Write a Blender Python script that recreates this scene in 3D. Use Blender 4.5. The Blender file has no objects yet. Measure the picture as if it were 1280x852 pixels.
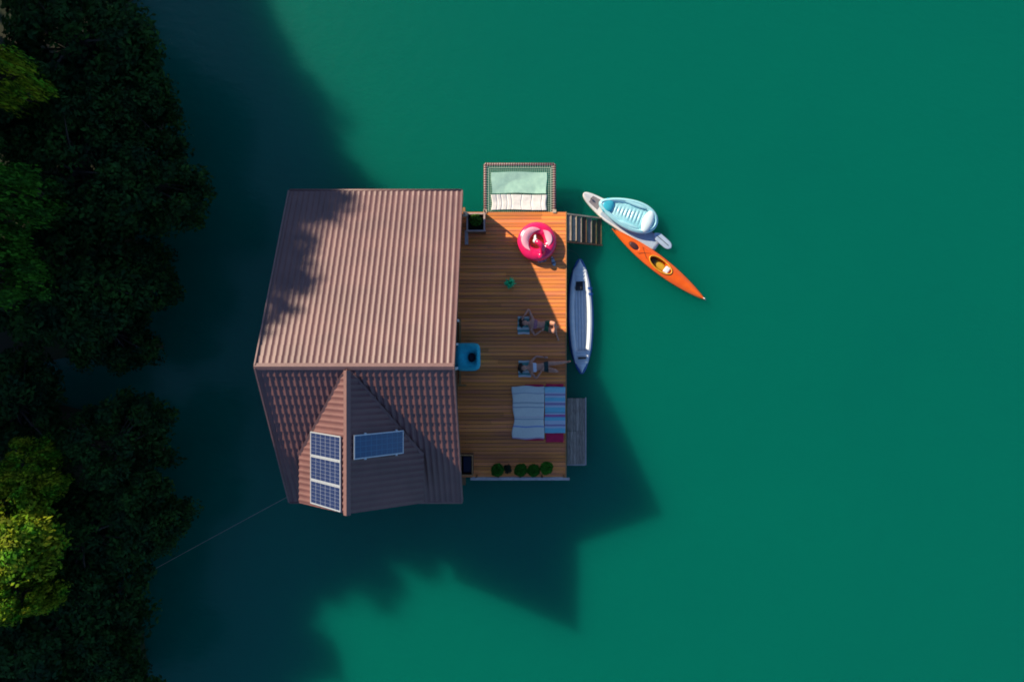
import bpy, bmesh, math, random
import numpy as np
from mathutils import Vector, Matrix
R = math.radians
rnd = random.Random(11)
scene = bpy.context.scene
COL = scene.collection
CAM_Z, FPX = 25.8, 853.33
WATER, DECK = 0.0, 0.8

def W(px, py, z=0.0):
    """photo pixel + height -> world point (camera straight above)"""
    d = CAM_Z - z
    return Vector(((px - 650) * d / FPX, (430 - py) * d / FPX, z))

# ------------------------------------------------------------------ materials
MATS = {}
def mat(name, c, rough=0.6, metal=0.0, c2=None, nscale=6.0, island=0.0, bump=0.0, bscale=40.0,
        spec=0.5, stretch=None, detail=4.0, lo=0.35, hi=0.65, trans=0.0, sheen=0.0):
    if name in MATS: return MATS[name]
    m = bpy.data.materials.new(name); m.use_nodes = True
    nt = m.node_tree; N = nt.nodes; L = nt.links
    b = N['Principled BSDF']; out = N['Material Output']
    b.inputs['Roughness'].default_value = rough; b.inputs['Metallic'].default_value = metal
    b.inputs['Specular IOR Level'].default_value = spec
    if sheen: b.inputs['Sheen Weight'].default_value = sheen
    tc = N.new('ShaderNodeTexCoord'); vec = tc.outputs['Object']
    if stretch:
        mp = N.new('ShaderNodeMapping'); mp.inputs['Scale'].default_value = stretch
        L.new(vec, mp.inputs['Vector']); vec = mp.outputs['Vector']
    col = None
    c2 = c2 or tuple(x * 0.82 for x in c)
    nz = N.new('ShaderNodeTexNoise'); nz.inputs['Scale'].default_value = nscale; nz.inputs['Detail'].default_value = detail
    L.new(vec, nz.inputs['Vector'])
    mr = N.new('ShaderNodeMapRange'); mr.inputs['From Min'].default_value = lo; mr.inputs['From Max'].default_value = hi
    L.new(nz.outputs['Fac'], mr.inputs['Value'])
    mx = N.new('ShaderNodeMix'); mx.data_type = 'RGBA'
    mx.inputs['A'].default_value = (*c, 1); mx.inputs['B'].default_value = (*c2, 1)
    L.new(mr.outputs['Result'], mx.inputs['Factor']); col = mx.outputs['Result']
    if island:
        g = N.new('ShaderNodeNewGeometry')
        m2 = N.new('ShaderNodeMapRange'); m2.inputs['To Min'].default_value = 1 - island; m2.inputs['To Max'].default_value = 1 + island
        L.new(g.outputs['Random Per Island'], m2.inputs['Value'])
        hs = N.new('ShaderNodeHueSaturation'); L.new(m2.outputs['Result'], hs.inputs['Value']); L.new(col, hs.inputs['Color'])
        col = hs.outputs['Color']
    L.new(col, b.inputs['Base Color'])
    if bump:
        bz = N.new('ShaderNodeTexNoise'); bz.inputs['Scale'].default_value = bscale; bz.inputs['Detail'].default_value = 5
        L.new(vec, bz.inputs['Vector'])
        bp = N.new('ShaderNodeBump'); bp.inputs['Strength'].default_value = bump; bp.inputs['Distance'].default_value = 0.02
        L.new(bz.outputs['Fac'], bp.inputs['Height']); L.new(bp.outputs['Normal'], b.inputs['Normal'])
    if trans:
        t = N.new('ShaderNodeBsdfTranslucent'); L.new(col, t.inputs['Color'])
        ms = N.new('ShaderNodeMixShader'); ms.inputs['Fac'].default_value = trans
        L.new(b.outputs['BSDF'], ms.inputs[1]); L.new(t.outputs['BSDF'], ms.inputs[2]); L.new(ms.outputs['Shader'], out.inputs['Surface'])
    MATS[name] = m
    return m

def uv_lines_mat(name, base, line, nu, nv, wu, wv, rough=0.15, spec=0.5):
    m = bpy.data.materials.new(name); m.use_nodes = True
    nt = m.node_tree; N = nt.nodes; L = nt.links; b = N['Principled BSDF']
    b.inputs['Roughness'].default_value = rough; b.inputs['Specular IOR Level'].default_value = spec
    uv = N.new('ShaderNodeUVMap'); sp = N.new('ShaderNodeSeparateXYZ'); L.new(uv.outputs['UV'], sp.inputs['Vector'])
    def edge(o, n, w):
        a = N.new('ShaderNodeMath'); a.operation = 'MULTIPLY'; a.inputs[1].default_value = n; L.new(o, a.inputs[0])
        f = N.new('ShaderNodeMath'); f.operation = 'PINGPONG'; f.inputs[1].default_value = 0.5; L.new(a.outputs[0], f.inputs[0])
        c = N.new('ShaderNodeMath'); c.operation = 'LESS_THAN'; c.inputs[1].default_value = w; L.new(f.outputs[0], c.inputs[0])
        return c.outputs[0]
    mx = N.new('ShaderNodeMath'); mx.operation = 'MAXIMUM'
    L.new(edge(sp.outputs['X'], nu, wu), mx.inputs[0]); L.new(edge(sp.outputs['Y'], nv, wv), mx.inputs[1])
    nz = N.new('ShaderNodeTexNoise'); nz.inputs['Scale'].default_value = 5
    cr = N.new('ShaderNodeMix'); cr.data_type = 'RGBA'
    cr.inputs['A'].default_value = (*base, 1); cr.inputs['B'].default_value = (*[x * 1.6 for x in base], 1); L.new(nz.outputs['Fac'], cr.inputs['Factor'])
    mix = N.new('ShaderNodeMix'); mix.data_type = 'RGBA'; L.new(mx.outputs[0], mix.inputs['Factor'])
    L.new(cr.outputs['Result'], mix.inputs['A']); mix.inputs['B'].default_value = (*line, 1)
    L.new(mix.outputs['Result'], b.inputs['Base Color'])
    return m

def band_mat(name, stops, rough=0.9):
    """cloth with woven bands: colour ramp along UV.y"""
    m = bpy.data.materials.new(name); m.use_nodes = True
    nt = m.node_tree; N = nt.nodes; L = nt.links; b = N['Principled BSDF']
    b.inputs['Roughness'].default_value = rough; b.inputs['Specular IOR Level'].default_value = 0.15
    uv = N.new('ShaderNodeUVMap'); sp = N.new('ShaderNodeSeparateXYZ'); L.new(uv.outputs['UV'], sp.inputs['Vector'])
    r = N.new('ShaderNodeValToRGB'); r.color_ramp.interpolation = 'CONSTANT'
    el = r.color_ramp.elements
    el[0].position = 0; el[0].color = (*stops[0][1], 1); el[1].position = stops[1][0]; el[1].color = (*stops[1][1], 1)
    for p, c in stops[2:]:
        e = el.new(p); e.color = (*c, 1)
    L.new(sp.outputs['Y'], r.inputs['Fac'])
    nz = N.new('ShaderNodeTexNoise'); nz.inputs['Scale'].default_value = 30; nz.inputs['Detail'].default_value = 6
    mr = N.new('ShaderNodeMapRange'); mr.inputs['To Min'].default_value = 0.8; mr.inputs['To Max'].default_value = 1.15; L.new(nz.outputs['Fac'], mr.inputs['Value'])
    hs = N.new('ShaderNodeHueSaturation'); L.new(mr.outputs['Result'], hs.inputs['Value']); L.new(r.outputs['Color'], hs.inputs['Color'])
    L.new(hs.outputs['Color'], b.inputs['Base Color'])
    bp = N.new('ShaderNodeBump'); bp.inputs['Strength'].default_value = 0.3; bp.inputs['Distance'].default_value = 0.01
    L.new(nz.outputs['Fac'], bp.inputs['Height']); L.new(bp.outputs['Normal'], b.inputs['Normal'])
    return m

# ------------------------------------------------------------------ mesh builder
class MB:
    def __init__(s): s.v = []; s.f = []; s.uv = {}
    def add(s, vs, fs):
        o = len(s.v); s.v += [Vector(v) for v in vs]; s.f += [tuple(i + o for i in f) for f in fs]; return o
    def box(s, c, size, rz=0.0, M=None):
        hx, hy, hz = size[0] / 2, size[1] / 2, size[2] / 2
        vs = [Vector((x * hx, y * hy, z * hz)) for z in (-1, 1) for y in (-1, 1) for x in (-1, 1)]
        if M is None: M = Matrix.Rotation(rz, 3, 'Z')
        s.add([M @ v + Vector(c) for v in vs], [(0, 2, 3, 1), (4, 5, 7, 6), (0, 1, 5, 4), (2, 6, 7, 3), (0, 4, 6, 2), (1, 3, 7, 5)])
    def beam(s, a, b, w, h, up=(0, 0, 1)):
        a = Vector(a); b = Vector(b); d = (b - a); l = d.length; d.normalize(); u = Vector(up)
        sd = u.cross(d)
        if sd.length < 1e-4: sd = Vector((1, 0, 0)).cross(d)
        sd.normalize(); u = d.cross(sd)
        s.box((a + b) / 2, (l, w, h), M=Matrix((d, sd, u)).transposed())
    def tube(s, pts, r, n=8, closed=False, cap=True):
        pts = [Vector(p) for p in pts]; k = len(pts)
        rs = r if hasattr(r, '__len__') else [r] * k
        vs = []; up = None
        for i, p in enumerate(pts):
            if closed: t = pts[(i + 1) % k] - pts[i - 1]
            else: t = pts[min(i + 1, k - 1)] - pts[max(i - 1, 0)]
            t.normalize()
            if up is None:
                up = Vector((0, 0, 1)) if abs(t.z) < 0.9 else Vector((1, 0, 0))
            a = t.cross(up)
            if a.length < 1e-4: a = t.cross(Vector((1, 0, 0)))
            a.normalize(); b2 = a.cross(t); up = b2
            for j in range(n):
                an = 2 * math.pi * j / n; vs.append(p + (a * math.cos(an) + b2 * math.sin(an)) * rs[i])
        fs = []
        for i in range(k if closed else k - 1):
            for j in range(n):
                a0 = i * n + j; a1 = i * n + (j + 1) % n; b0 = ((i + 1) % k) * n + j; b1 = ((i + 1) % k) * n + (j + 1) % n
                fs.append((a0, a1, b1, b0))
        if cap and not closed: fs += [tuple(range(n))[::-1], tuple(range((k - 1) * n, k * n))]
        s.add(vs, fs)
    def grid(s, fn, nu, nv, closeu=False, uv=False):
        vs = [fn(i / nu, j / nv) for j in range(nv + 1) for i in range(nu + 1)]
        fs = [(j * (nu + 1) + i, j * (nu + 1) + i + 1, (j + 1) * (nu + 1) + i + 1, (j + 1) * (nu + 1) + i) for j in range(nv) for i in range(nu)]
        o = s.add(vs, fs)
        for j in range(nv + 1):
            for i in range(nu + 1): s.uv[o + j * (nu + 1) + i] = (i / nu, j / nv)
    def slab(s, fn, nu, nv, th):
        """a sheet with thickness: fn gives the top surface"""
        top = [Vector(fn(i / nu, j / nv)) for j in range(nv + 1) for i in range(nu + 1)]
        n = len(top); W1 = nu + 1
        bot = [v - Vector((0, 0, th)) for v in top]
        fs = []
        for j in range(nv):
            for i in range(nu):
                a = j * W1 + i; q = (a, a + 1, a + 1 + W1, a + W1)
                fs.append(q); fs.append(tuple(n + k for k in q[::-1]))
        def side(a, b): fs.append((b, a, n + a, n + b))
        for i in range(nu): side(i, i + 1); side(nv * W1 + i + 1, nv * W1 + i)
        for j in range(nv): side((j + 1) * W1, j * W1); side(j * W1 + nu, (j + 1) * W1 + nu)
        o = s.add(top + bot, fs)
        for j in range(nv + 1):
            for i in range(nu + 1):
                for k in (0, n): s.uv[o + k + j * W1 + i] = (i / nu, j / nv)
    def loft(s, rings, cap=True):
        n = len(rings[0]); o = s.add([p for r in rings for p in r], [])
        for i in range(len(rings) - 1):
            for j in range(n):
                s.f.append((o + i * n + j, o + i * n + (j + 1) % n, o + (i + 1) * n + (j + 1) % n, o + (i + 1) * n + j))
        if cap:
            s.f.append(tuple(o + j for j in range(n))[::-1]); s.f.append(tuple(o + (len(rings) - 1) * n + j for j in range(n)))
    def ellipsoid(s, c, r, nu=16, nv=10, M=None, fn=None):
        rings = []
        c = Vector(c)
        for j in range(1, nv):
            th = math.pi * j / nv; ring = []
            for i in range(nu):
                ph = 2 * math.pi * i / nu
                p = Vector((r[0] * math.sin(th) * math.cos(ph), r[1] * math.sin(th) * math.sin(ph), -r[2] * math.cos(th)))
                if fn: p = fn(p)
                if M is not None: p = M @ p
                ring.append(c + p)
            rings.append(ring)
        s.loft(rings)
    def build(s, name, m, parent=None, smooth=False, bevel=0.0, origin=None, local=False, sub=0):
        me = bpy.data.meshes.new(name)
        o = Vector((0, 0, 0))
        if parent is not None and not local:
            o = base_of(parent)
        me.from_pydata([v - o for v in s.v] if o.length else s.v, [], s.f)
        if s.uv:
            ul = me.uv_layers.new(name='UVMap')
            for lp in me.loops: ul.data[lp.index].uv = s.uv.get(lp.vertex_index, (0, 0))
        me.validate(); me.update()
        bm = bmesh.new(); bm.from_mesh(me); bmesh.ops.recalc_face_normals(bm, faces=bm.faces); bm.to_mesh(me); bm.free()
        if smooth: me.shade_smooth()
        me.materials.append(m)
        ob = bpy.data.objects.new(name, me); COL.objects.link(ob)
        if parent is not None: ob.parent = parent
        if bevel:
            md = ob.modifiers.new('bevel', 'BEVEL'); md.width = bevel; md.segments = 2; md.limit_method = 'ANGLE'
        if sub:
            md = ob.modifiers.new('sub', 'SUBSURF'); md.levels = sub; md.render_levels = sub
        return ob

def base_of(o):
    v = Vector((0, 0, 0))
    while o is not None: v += Vector(o.location); o = o.parent
    return v

def tag(o, label=None, cat=None, group=None, kind=None):
    if label: o['label'] = label
    if cat: o['category'] = cat
    if group: o['group'] = group
    if kind: o['kind'] = kind
    return o
def thing(name, label, cat, loc=(0, 0, 0), rz=0.0, group=None):
    o = bpy.data.objects.new(name, None); o.empty_display_size = 0.3; COL.objects.link(o)
    o.location = loc; o.rotation_euler = (0, 0, rz)
    return tag(o, label, cat, group)

# ------------------------------------------------------------------ palette
M_ROOF = mat('roof_metal', (.18, .079, .075), .5, .0, (.14, .062, .06), 1.1, bump=.05, bscale=60, spec=.6)
M_TRIM = mat('roof_trim', (.22, .115, .105), .5, 0, (.19, .10, .09), 8, spec=.6)
M_WALL = mat('stained_timber', (.16, .075, .035), .6, 0, (.10, .045, .02), 5, stretch=(1, 8, 8), bump=.2)
M_FRAME = mat('white_frame', (.75, .76, .78), .35, 0, (.68, .69, .72), 12)
M_GLASS = mat('window_glass', (.02, .03, .035), .05, 0, (.03, .04, .045), 3, spec=.8)
M_DECK = mat('deck_boards', (.95, .305, .056), .5, 0, (.72, .215, .09), 1.7, island=.28, bump=.25, bscale=18, stretch=(.5, 9, 4), detail=6, spec=.35)
M_DECKFR = mat('deck_frame', (.30, .15, .06), .7, 0, (.2, .1, .04), 4, bump=.2)
M_FLOAT = mat('float_drum', (.05, .06, .07), .5, 0, (.03, .04, .05), 6)
M_GREYWOOD = mat('weathered_boards', (.46, .36, .29), .85, 0, (.24, .18, .14), 6, island=.25, bump=.4, bscale=25, stretch=(9, .8, 4))
M_PALEWOOD = mat('pale_timber', (.55, .42, .30), .7, 0, (.42, .31, .21), 7, bump=.2)
M_WETWOOD = mat('wet_boards', (.16, .10, .035), .5, 0, (.08, .07, .03), 9, bump=.2)
M_RAIL = mat('silver_rail', (.5, .44, .43), .5, 0, (.38, .34, .34), 9)
M_BLACK = mat('black_rubber', (.012, .013, .016), .6, 0, (.02, .02, .022), 9)

# ------------------------------------------------------------------ camera, light, world
cam_d = bpy.data.cameras.new('camera'); cam = bpy.data.objects.new('camera', cam_d); COL.objects.link(cam)
cam.location = (0, 0, CAM_Z); cam.rotation_euler = (0, 0, 0)
cam_d.sensor_width = 36; cam_d.lens = 24; cam_d.shift_x = -10 / 1280; cam_d.shift_y = 4 / 1280; cam_d.clip_end = 5000
scene.camera = cam
EL, AZX, AZY = R(29.6), .788, -.614
sd = bpy.data.lights.new('sun', 'SUN'); sun = bpy.data.objects.new('sun', sd); COL.objects.link(sun)
sd.energy = 5.0; sd.angle = R(0.9); sd.color = (1, .88, .66)
Ldir = Vector((AZX * math.cos(EL), AZY * math.cos(EL), -math.sin(EL)))
sun.rotation_euler = Ldir.to_track_quat('-Z', 'Y').to_euler(); sun.location = (-30, 25, 30)
w = bpy.data.worlds.new('World'); scene.world = w; w.use_nodes = True
nt = w.node_tree; bg = nt.nodes['Background']
sky = nt.nodes.new('ShaderNodeTexSky'); sky.sky_type = 'NISHITA'; sky.sun_disc = False
sky.sun_elevation = EL; sky.sun_rotation = R(308); sky.ozone_density = 6.0; sky.air_density = 1.0; sky.dust_density = .5; sky.altitude = 400
nt.links.new(sky.outputs['Color'], bg.inputs['Color']); bg.inputs['Strength'].default_value = 0.10
scene.view_settings.view_transform = 'Standard'; scene.view_settings.look = 'None'
scene.cycles.filter_width = 1.8
scene.view_settings.exposure = 0.5; scene.view_settings.gamma = 1.0

# ------------------------------------------------------------------ water
def water_mat():
    m = bpy.data.materials.new('lake_water'); m.use_nodes = True
    nt = m.node_tree; N = nt.nodes; L = nt.links; b = N['Principled BSDF']
    tc = N.new('ShaderNodeTexCoord')
    nz = N.new('ShaderNodeTexNoise'); nz.inputs['Scale'].default_value = .11; nz.inputs['Detail'].default_value = 6; nz.inputs['Roughness'].default_value = .6; nz.inputs['Distortion'].default_value = .8
    L.new(tc.outputs['Object'], nz.inputs['Vector'])
    mx = N.new('ShaderNodeMix'); mx.data_type = 'RGBA'
    mx.inputs['A'].default_value = (.00005, .132, .085, 1); mx.inputs['B'].default_value = (.00005, .115, .080, 1)
    L.new(nz.outputs['Fac'], mx.inputs['Factor']); L.new(mx.outputs['Result'], b.inputs['Base Color'])
    b.inputs['Roughness'].default_value = .22; b.inputs['IOR'].default_value = 1.33
    b.subsurface_method = 'BURLEY'
    b.inputs['Subsurface Weight'].default_value = 1.0
    b.inputs['Subsurface Radius'].default_value = (.3, 1.0, .8); b.inputs['Subsurface Scale'].default_value = 2.7
    n2 = N.new('ShaderNodeTexNoise'); n2.inputs['Scale'].default_value = 1.6; n2.inputs['Detail'].default_value = 5; n2.inputs['Distortion'].default_value = .4
    mp = N.new('ShaderNodeMapping'); mp.inputs['Scale'].default_value = (1, 1.8, 1); mp.inputs['Rotation'].default_value = (0, 0, .5)
    L.new(tc.outputs['Object'], mp.inputs['Vector']); L.new(mp.outputs['Vector'], n2.inputs['Vector'])
    bp = N.new('ShaderNodeBump'); bp.inputs['Strength'].default_value = .22; bp.inputs['Distance'].default_value = .07
    L.new(n2.outputs['Fac'], bp.inputs['Height']); L.new(bp.outputs['Normal'], b.inputs['Normal'])
    return m
wb = MB(); wb.grid(lambda u, v: ((u - .5) * 1600, (v - .5) * 1600, 0), 16, 16)
tag(wb.build('water', water_mat()), 'calm dark green lake water around the floating house', None, kind='structure')

# ------------------------------------------------------------------ bank
def shore(y):
    return -14.2 - 4.6 * math.exp(-((y + 1.4) / 1.2) ** 2) + .5 * math.sin(y * .9) + .35 * math.sin(y * 2.3 + 1) + .02 * y
def bank_z(x, y):
    d = shore(y) - x
    z = .34 * d + .12 * math.sin(x * 1.3 + y * .7) * min(1, max(0, d)) + .1 * math.sin(y * 2.1 - x)
    return max(-1.6, z if d > 0 else d * .5) if z < 16 else 16
bk = MB()
bk.grid(lambda u, v: (lambda x, y: (x, y, bank_z(x, y)))(-10 - 75 * u ** 1.6, -60 + 140 * v), 60, 200)
tag(bk.build('bank', mat('mossy_soil', (.03, .05, .016), .95, 0, (.05, .04, .022), .5, bump=.4, bscale=6), smooth=True), 'dark mossy lake bank under the trees', None, kind='structure')

# ------------------------------------------------------------------ floating house
HX0, HX1 = -7.97, -2.0
YR, ZR = -.67, 5.25
YT, ZT = 5.26, 2.22
YB, ZB = -5.41, 2.20
DXC, DW, ZD = -5.20, 2.02, 3.40           # dormer axis, half width, eave height
DY0, DY1 = YR, -5.2
house = thing('floating_house', 'floating holiday house with brown corrugated metal roof and solar panels beside the deck', 'house', (-5.0, 0, .35))
def wave(t):                               # metal tile cross profile, period 1
    c = math.cos(2 * math.pi * t)
    return .5 + .5 * (c if c > -.35 else -.35 + (c + .35) * .35)
def slope(mb, p_ridge0, p_ridge1, p_eave0, p_eave1, period=.188, step=.36, hh=.029, st=.022, keep=None, th=.03):
    a0, a1, b0, b1 = map(Vector, (p_ridge0, p_ridge1, p_eave0, p_eave1))
    n = (a1 - a0).cross(b0 - a0).normalized()
    if n.z < 0: n = -n
    Lx = (a1 - a0).length; Ls = (b0 - a0).length
    nu = int(Lx / period * 9); rows = []
    k = int(Ls / step) + 1
    for i in range(k):
        s0 = i * step; s1 = min(Ls, (i + 1) * step - .012)
        if s1 <= s0: break
        rows += [(s0 / Ls, 0.0), ((s0 + s1) / 2 / Ls, st * .5), (s1 / Ls, st)]
    V = []
    for (v, h) in rows:
        for i in range(nu + 1):
            u = i / nu
            p = a0.lerp(a1, u).lerp(b0.lerp(b1, u), v)
            V.append(p + n * (hh * wave(u * Lx / period) + h))
    F = []
    for j in range(len(rows) - 1):
        for i in range(nu):
            q = (j * (nu + 1) + i, j * (nu + 1) + i + 1, (j + 1) * (nu + 1) + i + 1, (j + 1) * (nu + 1) + i)
            if keep is None or any(keep(V[t]) for t in q): F.append(q)
    # underside sheet
    if keep is None:
        o = len(V); V += [a0 - n * th, a1 - n * th, b1 - n * th, b0 - n * th]; F.append((o, o + 1, o + 2, o + 3))
    mb.add(V, F)
def main_low_z(y): return ZR - (YR - y) * (ZR - ZB) / (YR - YB)
def in_dormer(p):   # main slope is cut away well inside the dormer
    return not (abs(p.x - DXC) < .69 * (YR - p.y) - .25 and abs(p.x - DXC) < DW - .15)
rm = MB()
slope(rm, (HX0, YR, ZR), (HX1, YR, ZR), (HX0, YT, ZT), (HX1, YT, ZT))
slope(rm, (HX0, YR, ZR), (HX1, YR, ZR), (HX0, YB, ZB), (HX1, YB, ZB), keep=in_dormer)
roof = rm.build('roof', M_ROOF, house)
dr = MB()
kd = lambda p: p.z > main_low_z(p.y) - .02 and p.y < YR + .01
slope(dr, (DXC, DY0, ZR + .02), (DXC, DY1 + .1, ZR + .02), (DXC - DW, DY0, ZD), (DXC - DW, DY1, ZD), keep=kd)
slope(dr, (DXC, DY0, ZR + .02), (DXC, DY1 + .1, ZR + .02), (DXC + DW, DY0, ZD), (DXC + DW, DY1, ZD), keep=kd)
dr.build('dormer_roof', M_ROOF, house)
# caps, verge boards, valley flashing
rc = MB()
def capstrip(mb, a, b, sidev, drop, wid, th=.012):
    a, b = Vector(a), Vector(b)
    for s in (-1, 1):
        sv = Vector(sidev) * s * wid + Vector((0, 0, -drop))
        q = [a, b, b + sv, a + sv]; up = Vector((0, 0, th))
        mb.add([p for p in q] + [p + up for p in q], [(0, 1, 2, 3), (4, 7, 6, 5), (0, 4, 5, 1), (1, 5, 6, 2), (2, 6, 7, 3), (3, 7, 4, 0)])
capstrip(rc, (HX0 - .03, YR, ZR + .052), (HX1 + .03, YR, ZR + .052), (0, 1, 0), .062, .105)
rc.build('ridge_cap', M_TRIM, house, bevel=.004)
rc = MB(); capstrip(rc, (DXC, DY0 - .12, ZR + .09), (DXC, DY1 + .06, ZR + .09), (1, 0, 0), .085, .11)
rc.build('dormer_ridge_cap', M_TRIM, house, bevel=.004)
for x in (HX0, HX1):
    vb = MB()
    s = -1 if x == HX0 else 1
    for (ya, za, yb, zb) in ((YR, ZR, YT, ZT), (YR, ZR, YB, ZB)):
        vb.beam((x + s * .005, ya, za - .03), (x + s * .005, yb, zb - .03), .05, .2)
    vb.build('verge_board', M_TRIM, house, bevel=.004)
vf = MB()
for s in (-1, 1):
    dy = DW / .69
    a = Vector((DXC, YR, ZR + .03)); b = Vector((DXC + s * DW, YR - dy, ZD + .05))
    n = Vector((0, -.498, .867))
    d = (b - a).normalized(); sdv = d.cross(n).normalized()
    vf.beam(a + n * .045 + d * .3, b + n * .035, .1, .012, up=n)
vf.build('valley_flashing', M_TRIM, house)
for (y, z) in ((YT + .05, ZT - .05), (YB - .05, ZB - .05)):
    gt = MB(); gt.tube([(HX0, y, z), (HX1, y, z)], .06, 10); gt.build('gutter', M_TRIM, house, smooth=True)
# walls
X0, X1, Y0w, Y1w = HX0 + .3, HX1 - .28, YB + .35, YT - .35
def roof_z(y): return (ZR - (y - YR) * (ZR - ZT) / (YT - YR)) if y > YR else main_low_z(y)
wl = MB()
prof = [(Y0w, .55), (Y1w, .55), (Y1w, roof_z(Y1w) - .07), (YR, ZR - .07), (Y0w, roof_z(Y0w) - .07)]
wl.add([(X0, y, z) for y, z in prof] + [(X1, y, z) for y, z in prof],
       [(4, 3, 2, 1, 0), (5, 6, 7, 8, 9), (0, 1, 6, 5), (1, 2, 7, 6), (2, 3, 8, 7), (3, 4, 9, 8), (4, 0, 5, 9)])
wl.build('wall', M_WALL, house)
dw_ = MB()   # dormer body: gable and cheeks
dx = DW - .2
pr = [(DXC - dx, 2.3), (DXC + dx, 2.3), (DXC + dx, ZD + .08), (DXC, ZR - .08), (DXC - dx, ZD + .08)]
dw_.add([(x, DY1 + .22, z) for x, z in pr] + [(x, YR - 1.6, z - (.0 if i < 2 else .0)) for i, (x, z) in enumerate(pr)],
        [(0, 1, 2, 3, 4), (1, 6, 7, 2), (0, 4, 9, 5)])
dw_.build('dormer_wall', M_WALL, house)
fb = MB(); fb.box(((X0 + X1) / 2, (Y0w + Y1w) / 2, .38), (X1 - X0 + .5, Y1w - Y0w + .3, .28)); fb.build('floor_platform', M_DECKFR, house)
for y in (-4.2, -2.1, 0, 2.1, 4.2):
    fl = MB(); fl.tube([(X0 - .1, y, .02), (X1 + .1, y, .02)], .24, 16); fl.build('float', M_FLOAT, house, smooth=True)
def window(y, z, wd, hg):
    f = MB(); x = X1 + .03
    for s in (-1, 1):
        f.box((x, y + s * (wd / 2), z), (.07, .07, hg)); f.box((x + .002, y, z + s * (hg / 2)), (.07, wd + .07, .07))
    f.box((x + .001, y, z), (.05, .04, hg - .07))
    fr = f.build('window', M_FRAME, house)
    g = MB(); g.box((X1 + .012, y, z), (.02, wd - .06, hg - .06)); g.build('pane', M_GLASS, fr)
window(2.6, 1.75, 1.3, 1.0); window(-3.4, 1.75, 1.1, 1.0); window(-.67, 3.9, 1.2, .8)
dd = MB()
for s in (-1, 1): dd.box((X1 + .03, s * .85, 1.85), (.07, .09, 2.0))
dd.box((X1 + .032, 0, 2.88), (.07, 1.8, .09)); dd.box((X1 + .03, 0, 1.85), (.06, .08, 1.96))
door = dd.build('door', M_FRAME, house)
g = MB(); g.box((X1 + .012, 0, 1.85), (.02, 1.64, 1.95)); g.build('pane', M_GLASS, door)
h = MB(); h.tube([(X1 + .1, .12, 1.75), (X1 + .1, .12, 1.95)], .012, 8); h.build('handle', M_BLACK, door)
sl = MB()   # timber floor track along the glazed side
sl.box((-2.19, -.27, DECK + .05), (.07, 2.4, .06)); sl.box((-2.15, -1.50, DECK + .052), (.36, .06, .055))
sl.build('door_track', mat('track_timber', (.42, .22, .07), .6, 0, (.3, .15, .05), 6), house)
# solar panels
M_CELL_A = uv_lines_mat('solar_cells', (.018, .030, .085), (.24, .27, .36), 6, 6, .03, .03, .12)
M_CELL_B = uv_lines_mat('solar_cells_blue', (.003, .045, .12), (.02, .13, .24), 9, 4, .05, .05, .10, .8)
M_PFRAME = mat('panel_frame', (.56, .59, .64), .4, .3, (.48, .51, .56), 20)
def panel(side, dx0, dx1, y0, y1, mc, clips=False):
    sl_ = Vector((side * DW, 0, ZD - ZR - .02)).normalized(); n = Vector((side * -sl_.z, 0, abs(sl_.x))).normalized()
    if n.z < 0: n = -n
    n = Vector((side * abs(sl_.z), 0, abs(sl_.x)))
    ridge = Vector((DXC, 0, ZR + .02)) + n * .085
    L0, L1 = dx0 / abs(sl_.x), dx1 / abs(sl_.x)
    P = lambda a, y, h=0: ridge + sl_ * a + Vector((0, y, 0)) + n * h
    fr = MB(); e = .035
    M3 = Matrix((sl_, Vector((0, 1, 0)), sl_.cross(Vector((0, 1, 0))))).transposed()
    for y in (y0 - e / 2, y1 + e / 2): fr.box(P((L0 + L1) / 2, y), (L1 - L0, e, .04), M=M3)
    for a in (L0 + e / 2, L1 - e / 2): fr.box(P(a, (y0 + y1) / 2), (e, abs(y0 - y1) - 2 * e - .001, .039), M=M3)
    if clips:
        for t in (.22, .85):
            for y in (y0 + .015, y1 - .015): fr.box(P(L0 + (L1 - L0) * t, y), (.07, .05, .05), M=M3)
    pan = fr.build('solar_panel', M_PFRAME, house)
    c = MB()
    c.grid(lambda u, v: P(L0 + e + (L1 - L0 - 2 * e) * u, y0 - e + (y1 - y0 + 2 * e) * v, .006), 1, 1)
    c.build('solar_cells', mc, pan)
    bkp = MB(); bkp.box(P((L0 + L1) / 2, (y0 + y1) / 2, -.006), (L1 - L0 - .05, abs(y1 - y0) - .05, .016), M=M3); bkp.build('backing_sheet', M_BLACK, pan)
for i in range(3): panel(-1, .15, 1.42, -2.78 - i * .765, -2.78 - i * .765 - .755, M_CELL_A)
panel(1, .13, 1.42, -2.74, -3.48, M_CELL_B, True)

# ------------------------------------------------------------------ deck
DX0, DX1, DYT, DYB = -2.75, 1.67, 4.84, -4.87
deck = thing('wooden_deck', 'orange brown timber plank deck on floats beside the house', 'deck', (-.3, 0, 0))
pl = MB(); pw = .138; ny = int(round((DYT - DYB) / pw)); pw = (DYT - DYB) / ny
for i in range(ny):
    y = DYB + (i + .5) * pw
    # boards butt at staggered joints
    js = sorted([DX0] + ([rnd.uniform(-1.2, 1.0)] if rnd.random() < .55 else []) + [DX1])
    for a, b in zip(js, js[1:]):
        z = rnd.uniform(-.002, .002); tl = rnd.uniform(-.0015, .0015)
        pl.box(((a + b) / 2, y, DECK - .016 + z), (b - a - .004, pw - .013, .032))
pl.build('boards', M_DECK, deck)
fr = MB()
fr.box(((DX0 + DX1) / 2, DYT - .03, DECK - .13), (DX1 - DX0 - .06, .05, .18)); fr.box(((DX0 + DX1) / 2, DYB + .03, DECK - .13), (DX1 - DX0 - .06, .05, .18))
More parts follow.
